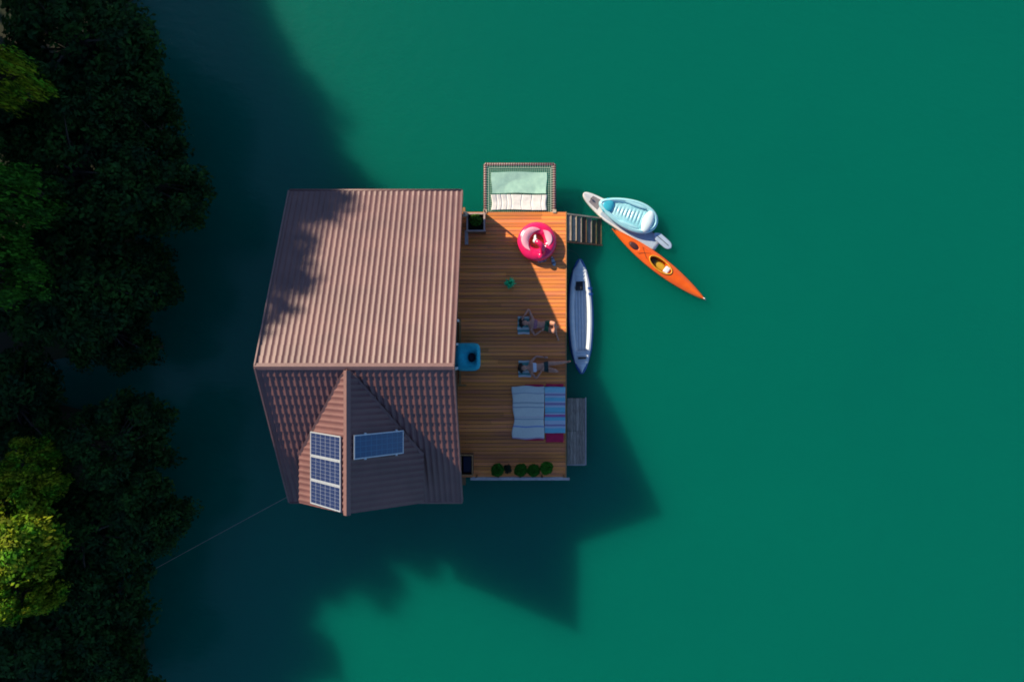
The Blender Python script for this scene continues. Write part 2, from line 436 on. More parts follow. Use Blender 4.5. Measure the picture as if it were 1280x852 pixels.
for x in np.linspace(DX0 + .1, DX1 - .06, 8): fr.box((x, 0, DECK - .13), (.05, DYT - DYB - .12, .18))
fr.build('joist_frame', M_DECKFR, deck)
eb = MB(); eb.box((DX1 + .017, (DYT + DYB) / 2, DECK - .05), (.03, DYT - DYB, .14)); eb.build('edge_board', mat('edge_timber', (.50, .27, .10), .6, 0, (.38, .2, .08), 5), deck)
for y in (-4.2, -2.0, .2, 2.3, 4.2):
    f = MB(); f.tube([(DX0 + .3, y, .2), (DX1 - .1, y, .2)], .32, 16); f.build('float', M_FLOAT, deck, smooth=True)

# railing at the lower end
rl = thing('deck_railing', 'low pale railing along the shaded end of the deck behind the round shrubs', 'railing', (0, DYB + .1, DECK))
a = W(588, 598, DECK + .55); b = W(712, 598.5, DECK + .55)
t = MB(); t.box((a + b) / 2, (b.x - a.x, .09, .035)); t.build('top_rail', M_RAIL, rl, bevel=.006)
for k in range(5):
    x = a.x + .2 + (min(b.x, DX1) - a.x - .28) * k / 4
    p = MB(); p.box((x, a.y, DECK + .266), (.06, .06, .532)); p.build('post', M_DECKFR, rl)
m_ = MB(); m_.box(((a.x + min(b.x, DX1)) / 2, a.y, DECK + .28), (min(b.x, DX1) - a.x - .1, .025, .05)); m_.build('middle_rail', M_RAIL, rl)

# ------------------------------------------------------------------ planter boxes
M_SOIL = mat('planter_soil', (.02, .015, .01), .95, 0, (.035, .025, .015), 20, bump=.6)
def leaf_mat(name, c, c2, isl=.35, tr=.25):
    return mat(name, c, .7, 0, c2, 1.3, island=isl, spec=.12, trans=tr)
M_LEAF_BOX = leaf_mat('planter_leaves', (.05, .15, .015), (.03, .10, .01))
def leaves(mb, centre, rad, n, size, seed, shell=.5, up=.5):
    r = random.Random(seed); c = Vector(centre)
    for _ in range(n):
        while True:
            d = Vector((r.uniform(-1, 1), r.uniform(-1, 1), r.uniform(-1, 1)))
            if .05 < d.length < 1: break
        d = d.normalized() * (d.length ** shell)
        p = c + Vector((d.x * rad[0], d.y * rad[1], d.z * rad[2]))
        nrm = (Vector((r.gauss(0, .6), r.gauss(0, .6), r.gauss(up, .5))) + d * .7).normalized()
        t = nrm.orthogonal().normalized(); t.rotate(Matrix.Rotation(r.uniform(0, 6.28), 3, nrm)); b = nrm.cross(t)
        s = size * r.uniform(.6, 1.3)
        mb.add([p - t * s, p + b * s * .45 + nrm * s * .1, p + t * s, p - b * s * .45 + nrm * s * .1], [(0, 1, 2, 3)])
def planter(name, label, cat, x0, x1, y0, y1, h, rimw, mb_mat, rim_mat, plant, post=None):
    th = thing(name, label, cat, ((x0 + x1) / 2, (y0 + y1) / 2, DECK))
    b = MB(); t = .03
    for (cx, cy, sx, sy) in ((x0 + t / 2, (y0 + y1) / 2, t, y1 - y0), (x1 - t / 2, (y0 + y1) / 2, t, y1 - y0),
                             ((x0 + x1) / 2, y0 + t / 2, x1 - x0 - 2 * t - .002, t), ((x0 + x1) / 2, y1 - t / 2, x1 - x0 - 2 * t - .002, t)):
        b.box((cx, cy, DECK + h / 2), (sx, sy, h))
    b.box(((x0 + x1) / 2, (y0 + y1) / 2, DECK + .02), (x1 - x0 - 2 * t - .004, y1 - y0 - 2 * t - .004, .03))
    b.build('box_side', mb_mat, th)
    r = MB(); z = DECK + h + .014
    for y in (y0 + rimw / 2, y1 - rimw / 2): r.box(((x0 + x1) / 2, y, z), (x1 - x0 + .03, rimw, .025))
    for x in (x0 + rimw / 2, x1 - rimw / 2): r.box((x, (y0 + y1) / 2, z), (rimw, y1 - y0 - 2 * rimw - .002, .024))
    r.build('rim', rim_mat, th, bevel=.003)
    return th
a = W(583, 266, DECK + .5); b = W(606.5, 289.5, DECK + .5)
pb = planter('planter_box', 'open timber planter box with pale rim at the sunny deck corner', 'planter', a.x, b.x, b.y, a.y, .5, .06, M_WALL, mat('planter_rim', (.50, .36, .33), .6, 0, (.4, .28, .25), 8), True)
s_ = MB(); s_.box(((a.x + b.x) / 2, (a.y + b.y) / 2, DECK + .3), (b.x - a.x - .07, a.y - b.y - .07, .05)); s_.build('soil', M_SOIL, pb)
po = MB(); po.box((b.x - .005, a.y + .035, DECK + .47), (.05, .05, .94)); po.build('corner_post', M_PALEWOOD, pb)
cp = thing('leafy_plant', 'bushy bright green plant growing in the timber planter box', 'plant', ((a.x + b.x) / 2, (a.y + b.y) / 2 + .08, DECK + .32))
lv = MB(); leaves(lv, (cp.location.x, cp.location.y, DECK + .5), (.22, .22, .2), 420, .05, 5); lv.build('foliage', M_LEAF_BOX, cp)
stm = MB()
for k in range(4): stm.tube([Vector(cp.location) + Vector((0, 0, 0)), Vector(cp.location) + Vector((.1 * math.cos(k * 1.6), .1 * math.sin(k * 1.6), .2))], .008, 6)
stm.build('stem', M_WALL, cp)
bn = thing('wooden_stool', 'narrow wooden stool with pale seat edge between the planter box and the house wall', 'stool', W(583, 298, DECK))
q = MB(); c0 = W(583.2, 297, DECK + .4); q.box(c0, (.12, .5, .03)); q.build('seat', mat('stool_top', (.45, .40, .40), .6, 0, (.34, .3, .3), 8), bn)
for sx in (-.04, .04):
    for sy in (-.21, .21):
        q = MB(); q.box((c0.x + sx, c0.y + sy, DECK + .19), (.03, .03, .38)); q.build('leg', M_WALL, bn)
lp = thing('lantern', 'small cream lantern standing on the rail corner by the leafy planter box', 'lantern', W(582, 268.5, DECK + .53))
l0 = Vector(lp.location); q = MB(); q.box(l0 + Vector((0, 0, .02)), (.15, .15, .04)); q.build('base', M_PALEWOOD, lp)
q = MB(); q.box(l0 + Vector((0, 0, .12)), (.11, .11, .16)); q.build('body', mat('cream_glass', (.75, .62, .4), .3, 0, (.7, .55, .35), 9), lp)
q = MB(); q.add([l0 + Vector(v) for v in ((-.08, -.08, .2), (.08, -.08, .2), (.08, .08, .2), (-.08, .08, .2), (0, 0, .27))], [(0, 3, 2, 1), (0, 1, 4), (1, 2, 4), (2, 3, 4), (3, 0, 4)]); q.build('cap', M_PALEWOOD, lp)
a = W(575.5, 568, DECK + .45); b = W(591, 594, DECK + .45)
cr = planter('wooden_crate', 'open wooden crate with dark inside at the shaded corner of the deck by the house', 'crate', a.x, b.x, b.y, a.y, .45, .035, M_WALL, mat('crate_rim', (.5, .26, .1), .6, 0, (.4, .2, .08), 8), False)
q = MB(); q.box(((a.x + b.x) / 2 + .02, (a.y + b.y) / 2, DECK + .2), (b.x - a.x - .14, a.y - b.y - .16, .25)); ck = q.build('crate_shade_block', mat('navy_crate_shade', (.01, .02, .06), .4, 0, (.008, .014, .04), 6), None, bevel=.02)  # added navy block paints the dark, shaded opening of the crate
tag(ck, 'dark navy block added as the shaded inside of the wooden crate', 'block')

# ------------------------------------------------------------------ round shrubs
M_SHRUB = leaf_mat('shrub_leaves', (.03, .17, .012), (.018, .10, .008), .35, .2)
M_POT = mat('dark_pot', (.05, .035, .03), .6, 0, (.03, .02, .02), 9)
specs = [(622, 587, 8.6, 'round clipped shrub in a dark pot, nearest the house of the four'),
         (651, 587, 8.3, 'round clipped shrub in a dark pot, right beside the small dark tuft'),
         (667, 587.5, 8.3, 'round clipped shrub in a dark pot, between two other round shrubs'),
         (683, 584.5, 8.6, 'lighter round clipped shrub in a dark pot, nearest the grey side pontoon')]
for i, (px, py, r, lb) in enumerate(specs):
    c = W(px, py, DECK + .45); rr = r / 34.8
    th = thing('round_shrub', lb, 'shrub', (c.x, c.y, DECK), group='round potted shrubs along the deck end')
    pr = [(.0, 0), (.11, 0), (.15, .26), (.165, .26), (.165, .29), (.13, .29), (.125, .25), (0, .25)]
    q = MB(); q.loft([[Vector((c.x + rad * math.cos(t * math.pi / 8), c.y + rad * math.sin(t * math.pi / 8), DECK + z + .001)) for t in range(16)] for rad, z in pr[1:7]]); q.build('pot', M_POT, th, smooth=True)
    q = MB(); leaves(q, (c.x, c.y, DECK + .47), (rr * .92, rr * .92, rr * .9), 1100, .036, 40 + i, .35)
    for k in range(5):
        t = 1.3 * k + i; leaves(q, (c.x + rr * .55 * math.cos(t), c.y + rr * .55 * math.sin(t), DECK + .5 + .04 * math.sin(3 * t)), (rr * (.4 + .12 * math.sin(2.1 * t)),) * 2 + (rr * .5,), 170, .042, 400 + 10 * i + k, .5)
    q.build('foliage', M_SHRUB if i < 3 else leaf_mat('shrub_leaves_light', (.05, .22, .015), (.03, .14, .01), .35, .2), th)
    q = MB(); q.tube([(c.x, c.y, DECK + .25), (c.x + .01, c.y, DECK + .5)], .02, 8); q.build('stem', M_WALL, th)
c = W(634.5, 586, DECK + .3)
th = thing('small_tuft_plant', 'small dark leafy tuft in a pot between the round shrubs', 'plant', (c.x, c.y, DECK))
q = MB(); q.tube([(c.x, c.y, DECK + .001), (c.x, c.y, DECK + .18)], [.08, .11], 14); q.build('pot', M_POT, th, smooth=True)
q = MB(); leaves(q, (c.x, c.y, DECK + .3), (.15, .16, .14), 200, .05, 77, .5); q.build('foliage', leaf_mat('tuft_leaves', (.03, .05, .03), (.02, .04, .02)), th)

# ------------------------------------------------------------------ net platform
net = thing('net_platform', 'square lounging net laced in a timber frame over the water', 'net platform', W(650, 234, .7))
zf = DECK - .04
A, B, C_, D_ = W(606.5, 205.5, zf), W(693, 205.5, zf), W(693, 265, zf), W(606.5, 265, zf)
for p, q_ in ((A, B), (B, C_), (A, D_)):
    q = MB(); q.tube([p, q_], .05, 12); q.build('frame_pole', mat('net_pole', (.55, .40, .36), .6, 0, (.4, .28, .26), 10, bump=.2), net, smooth=True)
q = MB()
for p, q_ in ((A, B), (B, C_), (A, D_)):
    n = int((q_ - p).length / .085); d = (q_ - p).normalized()
    for k in range(n):
        c = p + (q_ - p) * ((k + .5) / n); q.tube([c - d * .018, c + d * .018], .064, 12)
q.build('lacing_wraps', mat('wine_rope', (.16, .03, .04), .85, 0, (.1, .02, .03), 30), net)
q = MB()
for p, q_ in ((A, B), (B, C_), (A, D_)):
    n = int((q_ - p).length / .085); d = (q_ - p).normalized()
    inn = Vector((-d.y, d.x, 0)); mid = (A + C_) / 2
    if inn.dot(mid - p) < 0: inn = -inn
    for k in range(n + 1):
        c = p + (q_ - p) * (k / n); q.tube([c + Vector((0, 0, .06)), c + inn * .13 + Vector((0, 0, -.01))], .011, 5)
q.build('lacing_cord', mat('pale_cord', (.6, .55, .48), .9, 0, (.5, .45, .4), 30), net)
q = MB(); ins = .13
x0, x1, y0, y1 = A.x + ins, B.x - ins, D_.y - .02, A.y - ins
nx = 30; nyy = 20
def sagz(x, y): return zf - .01 - .10 * math.sin(math.pi * (x - x0) / (x1 - x0)) * math.sin(math.pi * (y - y0) / (y1 - y0))
for i in range(nx + 1):
    x = x0 + (x1 - x0) * i / nx; q.tube([(x, y0 + (y1 - y0) * k / 8, sagz(x, y0 + (y1 - y0) * k / 8)) for k in range(9)], .009 if i % nx else .02, 5)
for j in range(nyy + 1):
    y = y0 + (y1 - y0) * j / nyy; q.tube([(x0 + (x1 - x0) * k / 8, y, sagz(x0 + (x1 - x0) * k / 8, y)) for k in range(9)], .009 if j % nyy else .02, 5)
q.build('net', mat('net_cord', (.34, .42, .33), .9, 0, (.24, .32, .25), 30), net)
for p in (D_, C_):
    q = MB(); q.box((p.x, p.y + .02, zf), (.13, .12, .14)); q.build('bracket', M_PALEWOOD, net)
def mat_slab(name, label, pa, pb_, zt, th, m, ripple, seed):
    r = random.Random(seed); a_, b_ = W(*pa, zt), W(*pb_, zt); ph = [r.uniform(0, 6) for _ in range(6)]
    def fn(u, v):
        x = a_.x + (b_.x - a_.x) * u; y = b_.y + (a_.y - b_.y) * v
        x += .02 * math.sin(v * 5 + ph[0]) * (1 if u < .5 else -1) ; y += .015 * math.sin(u * 6 + ph[1])
        z = max(zt, sagz(x, y) + th + .012) + ripple(u, v) + .008 * math.sin(u * 9 + ph[2]) * math.sin(v * 7 + ph[3])
        return (x, y, z)
    o = MB(); o.slab(fn, 60, 24, th); ob = o.build(name, m, None, smooth=False)
    return tag(ob, label, 'mat')
mat_slab('foam_mat', 'pale sea green padded mat on the far half of the net', (614.5, 215.5), (683, 241.5), zf - .03, .04,
         mat('sea_green_foam', (.42, .66, .53), .8, 0, (.34, .56, .46), 6, bump=.3), lambda u, v: 0.0, 1)
mat_slab('ribbed_mat', 'white ribbed mat on the net beside the deck edge', (614.5, 243.5), (683, 262.5), zf - .03, .04,
         mat('white_foam', (.78, .74, .70), .8, 0, (.68, .64, .61), 8, bump=.2), lambda u, v: .012 * (1 if (u * 11) % 1 > .12 else -.6), 2)

# ------------------------------------------------------------------ boarding stairs
st = thing('boarding_steps', 'short wooden boarding steps leading from the deck down into the water', 'steps', W(708, 286, .5))
xa = DX1 + .04; ya, yb = W(0, 268.5, .6).y, W(0, 303, .6).y
n = 7; zt0, zt1 = .72, .02; xend = W(752, 0, .03).x
for k in range(n):
    f = k / (n - 1); x = xa + .1 + (xend - xa - .18) * f; z = zt0 + (zt1 - zt0) * f
    sh = .015 * math.sin(k * 2.2)
    q = MB(); q.box((x, (ya + yb) / 2 - .03 * f + sh, z), (.165, ya - yb - .1, .03))
    q.build('tread', (M_GREYWOOD, M_PALEWOOD, M_GREYWOOD, M_WALL, M_GREYWOOD, M_WETWOOD, M_WETWOOD)[k], st, bevel=.004)
for y in (ya, yb):
    q = MB(); q.beam((xa, y, zt0 + .02), (xend, y - .02, zt1 - .02), .05, .14); q.build('stringer', M_PALEWOOD if y == ya else M_WALL, st)
# ------------------------------------------------------------------ grey pontoon
pt = thing('side_pontoon', 'weathered grey plank pontoon moored against the deck side', 'pontoon', W(721, 538, 0))
a = W(709, 497.5, .36); b = W(731.5, 580, .36)
npk = 6; wd = (b.x - a.x) / npk
q = MB()
for k in range(npk):
    for (ya_, yb_) in ((a.y, a.y - 1.22), (a.y - 1.225, b.y)):
        q.box((a.x + wd * (k + .5), (ya_ + yb_) / 2 + rnd.uniform(-.008, .008), .345 + rnd.uniform(-.003, .003)), (wd - .01, ya_ - yb_ - .006, .03))
q.build('boards', M_GREYWOOD, pt)
q = MB(); q.box((b.x + .022, (a.y + b.y) / 2, .33), (.035, a.y - b.y + .05, .09)); q.box(((a.x + b.x) / 2, b.y - .022, .33), (b.x - a.x, .035, .09)); q.build('edge_trim', M_RAIL, pt)
for y in (a.y - .4, b.y + .4):
    f = MB(); f.tube([(a.x + .05, y, .12), (b.x - .05, y, .12)], .2, 14); f.build('float', M_FLOAT, pt, smooth=True)

# ------------------------------------------------------------------ blankets and mats on the deck
def cloth(name, label, cat, pa, pb_, z, th, m, seed, amp=.012, wob=.02, group=None):
    r = random.Random(seed); a_, b_ = W(*pa, z), W(*pb_, z); ph = [r.uniform(0, 6) for _ in range(8)]
    def fn(u, v):
        x = a_.x + (b_.x - a_.x) * u; y = a_.y + (b_.y - a_.y) * v
        x += wob * (1 - 2 * u) * (math.sin(v * 7 + ph[0]) + .6 * math.sin(v * 15 + ph[4])) * (1 if u < .5 else .3)
        y += wob * .6 * (1 - 2 * v) * math.sin(u * 8 + ph[1])
        zz = z + amp * (.5 + .5 * math.sin(u * 7 + v * 5 + ph[2])) * (.5 + .5 * math.sin(v * 17 + 3 * u + ph[3])) + .004 * math.sin(v * 40 + u * 9)
        return (x, y, zz)
    o = MB(); o.slab(fn, 26, 44, th); ob = o.build(name, m, None, smooth=True)
    return tag(ob, label, cat, group)
M_PINK = mat('crimson_foam', (.62, .006, .07), .75, 0, (.5, .005, .06), 6, bump=.2)
cloth('sun_mat', 'crimson sun mat mostly hidden under the white throw', 'mat', (656, 480.3), (679.5, 550.3), DECK + .035, .03, M_PINK, 3, .004, .006)
cloth('sun_mat', 'crimson sun mat sticking out below the blue striped towel', 'mat', (682, 479.8), (704.5, 552.5), DECK + .035, .03, M_PINK, 4, .004, .006)
white, grey, pk, bl = (.78, .76, .66), (.40, .42, .46), (.6, .42, .5), (.30, .38, .62)
M_THROW = band_mat('woven_white', [(0, (.70, .72, .66)), (.125, grey), (.14, white), (.30, (.45, .47, .46)), (.325, white), (.385, grey), (.405, white), (.575, pk), (.585, white), (.61, grey), (.63, white), (.75, bl), (.775, white), (.97, pk)])
cloth('white_throw', 'rumpled white throw with faint woven stripes lying on the deck', 'throw', (641, 482.5), (680, 548.5), DECK + .058, .014, M_THROW, 5, .02, .035)
cy, wt, pl_ = (.22, .56, .66), (.55, .60, .68), (.34, .26, .42)
M_STRIPE = band_mat('striped_blue', [(0, cy), (.03, (.35, .65, .72)), (.12, wt), (.15, pl_), (.185, wt), (.23, cy), (.31, wt), (.34, pl_), (.395, wt), (.44, cy), (.54, (.2, .4, .5)), (.57, wt), (.60, (.55, .1, .3)), (.63, (.3, .25, .45)), (.66, cy), (.73, wt), (.81, pl_), (.85, wt), (.89, cy)])
cloth('striped_towel', 'turquoise and white striped towel spread beside the white throw', 'towel', (680.8, 483.2), (706.6, 541), DECK + .06, .012, M_STRIPE, 6, .012, .008)

# ------------------------------------------------------------------ blue lounge chair
ch = thing('blue_lounge_chair', 'squarish bright blue padded lounge chair with dark hollow beside the house wall', 'lounge chair', W(585, 446, DECK))
M_BLUE = mat('blue_canvas', (.01, .50, .62), .8, 0, (.015, .38, .50), 9, bump=.4, bscale=18, sheen=.1)
ca = W(568.5, 428.5, DECK + .6); cb = W(600, 463.5, DECK + .6)
cc = (ca + cb) / 2; hx, hy = (cb.x - ca.x) / 2, (ca.y - cb.y) / 2
def sq(t, e=.42):
    c, s = math.cos(t), math.sin(t); return (math.copysign(abs(c) ** e, c), math.copysign(abs(s) ** e, s))
rings = []
hcx, hcy = .14, -.02
for (sc_, z, hole) in ((.80, 0.02, 0), (.95, .14, 0), (1, .34, 0), (.97, .5, 0), (.86, .6, 0), (.68, .62, .25), (.48, .57, .6), (.36, .47, 1), (.28, .36, 1), (.22, .33, 1), (.1, .32, 1)):
    ring = []
    for k in range(40):
        t = 2 * math.pi * k / 40; cxs, cys = sq(t, .42 + .35 * hole)
        wr = 1 + .012 * math.sin(5 * t + z * 9)
        ring.append(Vector((cc.x + hx * sc_ * cxs * wr + hcx * hole, cc.y + hy * sc_ * cys * wr + hcy * hole, DECK + z)))
    rings.append(ring)
q = MB(); q.loft(rings); q.build('seat', M_BLUE, ch, smooth=True)
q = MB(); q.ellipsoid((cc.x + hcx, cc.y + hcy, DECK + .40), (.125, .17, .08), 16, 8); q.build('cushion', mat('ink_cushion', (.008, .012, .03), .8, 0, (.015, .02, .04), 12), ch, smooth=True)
q = MB(); q.tube([(cc.x + hx * .985 * sq(2 * math.pi * k / 40)[0], cc.y + hy * .985 * sq(2 * math.pi * k / 40)[1], DECK + .42) for k in range(40)], .012, 6, closed=True); q.build('piping', M_BLUE, ch, smooth=True)

# ------------------------------------------------------------------ flamingo ring
fl = thing('swim_ring', 'big pink inflatable flamingo swim ring lying on the sunny end of the deck', 'swim ring', W(671, 302, DECK))
M_PK = mat('pink_vinyl', (.82, .012, .10), .22, 0, (.78, .015, .13), 4, spec=.7)
M_PK2 = mat('pale_pink_vinyl', (.92, .46, .54), .25, 0, (.9, .36, .46), 4, spec=.7)
M_WV = mat('white_vinyl', (.85, .82, .80), .25, 0, (.8, .77, .75), 6, spec=.6)
c = W(671.3, 301.5, DECK + .24); Rj, rj = .485, .228
q = MB()
def ringpt(a, b_): return Vector((c.x + (Rj + rj * math.cos(b_)) * math.cos(a), c.y + (Rj + rj * math.cos(b_)) * math.sin(a), DECK + .17 + rj * .74 * math.sin(b_)))
vs = []; na, nb = 56, 22
for i in range(na):
    for j in range(nb):
        a_ = 2 * math.pi * i / na; b_ = 2 * math.pi * j / nb
        p = ringpt(a_, b_); seam = 1 - .0 * abs(math.sin(a_ * 8))
        vs.append(p + Vector((0, 0, .006 * math.sin(a_ * 14) * (1 if math.cos(b_) < 0 else .2))))
q.add(vs, [(i * nb + j, ((i + 1) % na) * nb + j, ((i + 1) % na) * nb + (j + 1) % nb, i * nb + (j + 1) % nb) for i in range(na) for j in range(nb)])
q.build('ring_tube', M_PK, fl, smooth=True)
def patch(a0, a1, b0, b1, off):
    o = MB()
    o.slab(lambda u, v: (lambda A_, B_: ringpt(A_, B_) + (ringpt(A_, B_) - Vector((c.x + Rj * math.cos(A_), c.y + Rj * math.sin(A_), DECK + .17))).normalized() * off)(a0 + (a1 - a0) * u, b0 + (b1 - b0) * (v * .5 + .5 + (v - .5) * (math.sin(math.pi * u) - .5))), 18, 8, .012)
    return o
patch(R(75), R(235), R(45), R(125), .016).build('wing_highlight', M_PK2, fl, smooth=True)  # pale wing patch also paints the sun highlight on the ring's upper left
patch(R(-25), R(62), R(55), R(115), .016).build('wing_highlight', M_PK2, fl, smooth=True)
n0 = W(678, 316.5, DECK + .26); n1 = W(678.5, 312, DECK + .45); n2 = W(677, 307, DECK + .58); n3 = W(673, 303, DECK + .6); n4 = W(669.5, 301, DECK + .52)
def spline(pts, n):
    out = []
    P_ = [pts[0]] + list(pts) + [pts[-1]]
    for i in range(1, len(P_) - 2):
        for k in range(n):
            t = k / n; a_, b_, c_, d_ = P_[i - 1], P_[i], P_[i + 1], P_[i + 2]
            out.append(.5 * ((2 * b_) + (-a_ + c_) * t + (2 * a_ - 5 * b_ + 4 * c_ - d_) * t * t + (-a_ + 3 * b_ - 3 * c_ + d_) * t ** 3))
    out.append(Vector(pts[-1])); return out
ns = spline([Vector(p) for p in (n0, n1, n2, n3, n4)], 6)
q = MB(); q.tube(ns, [.12 - .045 * i / len(ns) for i in range(len(ns))], 12); q.build('neck', M_PK, fl, smooth=True)
q = MB(); q.ellipsoid(n4, (.10, .09, .09), 14, 10); hd = q.build('head', M_WV, fl, smooth=True)
q = MB(); q.tube(spline([Vector(n4) + Vector((-.01, .03, 0)), Vector(n4) + Vector((-.015, .15, -.04)), Vector(n4) + Vector((0, .23, -.13))], 4), [.06, .057, .052, .048, .045, .04, .035, .028, .015], 10); q.build('beak', M_WV, fl, smooth=True)
q = MB(); q.ellipsoid(Vector(n4) + Vector((0, .225, -.13)), (.03, .045, .04), 10, 8); q.build('beak_tip', M_BLACK, fl, smooth=True)
q = MB(); q.ellipsoid(ringpt(R(-78), R(75)) + Vector((.02, 0, 0)), (.10, .13, .08), 12, 8); q.build('tail', M_PK, fl, smooth=True)

# ------------------------------------------------------------------ sandals, green plant
def sandal(px, py, rz, label, col):
    p = W(px, py, DECK)
    s = thing('sandal', label, 'sandal', p, rz, group='pair of sandals by the swim ring'); s.scale = (1.2, 1.3, 1.2)
    n = 18; ol = []
    for k in range(n):
        t = 2 * math.pi * k / n; x = .15 * math.cos(t); wy = (.052 + .012 * math.cos(t)) * (1 - .2 * math.exp(-((x + .02) / .05) ** 2))
        ol.append((x, wy * math.sin(t)))
    q = MB(); q.loft([[Vector((x, y, z)) for x, y in ol] for z in (.003, .028)]); q.build('sole', col, s, local=True, bevel=.004)
    q = MB()
    for (xa_, xb_) in ((.03, .075), (-.09, -.06)):
        q.slab(lambda u, v: (xa_ + (xb_ - xa_) * u, -.064 + .128 * v, .03 + .05 * math.sin(math.pi * v)), 2, 10, .006)
    q.build('strap', mat('strap_grey', (.10, .12, .16), .6, 0, (.07, .09, .12), 9), s, local=True)
M_SD = mat('sandal_blue', (.42, .56, .62), .6, 0, (.34, .48, .55), 9)
sandal(691.5, 326.5, R(-72), 'blue grey sandal pointing away from the swim ring', M_SD)
sandal(677.5, 325.5, R(18), 'pale grey sandal half under the pink swim ring', mat('sandal_grey', (.52, .54, .6), .6, 0, (.28, .3, .38), 9))
p = W(638.5, 354.5, DECK)
gp = thing('potted_plant', 'small bright green leafy plant in a pale pot alone on the shaded boards', 'plant', p)
q = MB(); q.loft([[Vector((p.x - .03 + r_ * math.cos(k * math.pi / 8), p.y - .01 + r_ * math.sin(k * math.pi / 8), DECK + z)) for k in range(16)] for r_, z in ((.07, .002), (.095, .13), (.08, .13), (.075, .1))]); q.build('pot', mat('mint_pot', (.30, .62, .52), .5, 0, (.25, .55, .45), 9), gp, smooth=True)
q = MB()
r = random.Random(9)
for k in range(60):
    t = r.uniform(0, 6.28); l = r.uniform(.13, .25); d = Vector((math.cos(t), math.sin(t), 0)); s = Vector((-d.y, d.x, 0)); b0 = p + Vector((-.02, 0, .12)); z = r.uniform(.04, .16)
    q.add([b0, b0 + d * l * .5 + s * .035 + Vector((0, 0, z)), b0 + d * l + Vector((0, 0, z * .6)), b0 + d * l * .5 - s * .035 + Vector((0, 0, z))], [(0, 1, 2, 3)])
q.build('foliage', leaf_mat('bright_leaves', (.05, .70, .30), (.05, .55, .20), .3), gp)

# ------------------------------------------------------------------ boats
def axis(pa, pb_, z=0.0):
    a_, b_ = W(*pa, z), W(*pb_, z); return (a_ + b_) / 2, (b_ - a_).length, math.atan2(b_.y - a_.y, b_.x - a_.x)
def hull_mesh(L, hw, zb, ztop, recess=None, nx=90, ny=24, p=.75, dropend=.0):
    """closed kayak hull: convex bottom, crowned deck with real recesses"""
    def half(t): return hw * max(.004, math.sin(math.pi * t) ** p)
    mb = MB(); rings = []
    for i in range(nx + 1):
        t = i / nx; x = -L / 2 + L * t; h_ = half(t); ring = []
        k = h_ / hw
        rise = .10 * (abs(2 * t - 1) ** 3)
        for j in range(ny + 1):
            y = -h_ + 2 * h_ * j / ny; s = y / h_
            z = ztop * (.45 + .55 * k) * (1 - .55 * s * s) + rise * .6
            if recess:
                for (cx, cy, rx, ry, dep) in recess:
                    d = math.hypot((x - cx) / rx, (y - cy) / ry)
                    z -= dep * max(0, min(1, (1.0 - d) / .18))
            ring.append(Vector((x, y, z)))
        for j in range(ny - 1, 0, -1):
            y = -h_ + 2 * h_ * j / ny; s = y / h_
            ring.append(Vector((x, y, zb * (1 - s * s) * k + ztop * (.45 + .55 * k) * .45 * abs(s) ** 3 + rise * .6 * abs(s))))
        rings.append(ring)
    mb.loft(rings); return mb
mid, L, rz = axis((765.3, 285.5), (882, 374.8), .2)
ky = thing('orange_kayak', 'slim orange sea kayak with yellow cockpit floating off the boarding steps', 'kayak', (mid.x, mid.y, .06), rz)
M_OR = mat('orange_gelcoat', (.90, .135, .008), .28, 0, (.82, .11, .006), 3, spec=.6)
cx0 = .06
hull_mesh(L, .315, -.12, .24, [(cx0, 0, .50, .20, .26), (-1.15, -.03, .22, .12, .05)]).build('hull', M_OR, ky, local=True, smooth=True)
def oval(cx, cy, rx, ry, z, n=36): return [Vector((cx + rx * math.cos(2 * math.pi * k / n), cy + ry * math.sin(2 * math.pi * k / n), z - .10 * (ry * math.sin(2 * math.pi * k / n) / .315) ** 2)) for k in range(n)]
q = MB(); q.tube(oval(cx0, 0, .50, .205, .245), .022, 8, closed=True); q.build('cockpit_rim', mat('yellow_rim', (.85, .42, .03), .35, 0, (.8, .36, .02), 6), ky, local=True, smooth=True)
q = MB(); q.ellipsoid((cx0 - .02, 0, .02), (.36, .15, .055), 18, 8); q.build('seat', mat('seat_yellow', (.62, .36, .02), .5, 0, (.5, .28, .015), 6), ky, local=True, smooth=True)
q = MB(); q.ellipsoid((cx0 - .30, 0, .05), (.12, .13, .05), 14, 8); q.build('foot_well_shade', mat('brown_shade', (.10, .06, .02), .6, 0, (.06, .04, .015), 6), ky, local=True, smooth=True)  # dark brown lump paints the shade down inside the cockpit
q = MB(); q.box((cx0 + .30, .0, .16), (.2, .26, .12)); q.build('backrest', mat('white_pad', (.8, .8, .82), .6, 0, (.7, .7, .74), 9), ky, local=True, bevel=.04)
q = MB(); q.ellipsoid((-1.15, -.03, .19), (.21, .11, .03), 18, 8); q.build('hatch_cover', mat('maroon_hatch', (.07, .02, .02), .5, 0, (.05, .015, .015), 8), ky, local=True, smooth=True)
q = MB(); q.tube([(-.9, -.16, .225), (-.5, .12, .25), (-.9, .14, .225), (-.5, -.14, .25)], .006, 5); q.build('deck_line', M_BLACK, ky, local=True)
for s in (-1, 1):
    q = MB(); q.tube([(s * (L / 2 - .13), 0, .19), (s * (L / 2 - .07), 0, .24), (s * (L / 2 - .01), 0, .2)], .012, 6); q.build('carry_toggle', M_BLACK if s < 0 else M_WV, ky, local=True)

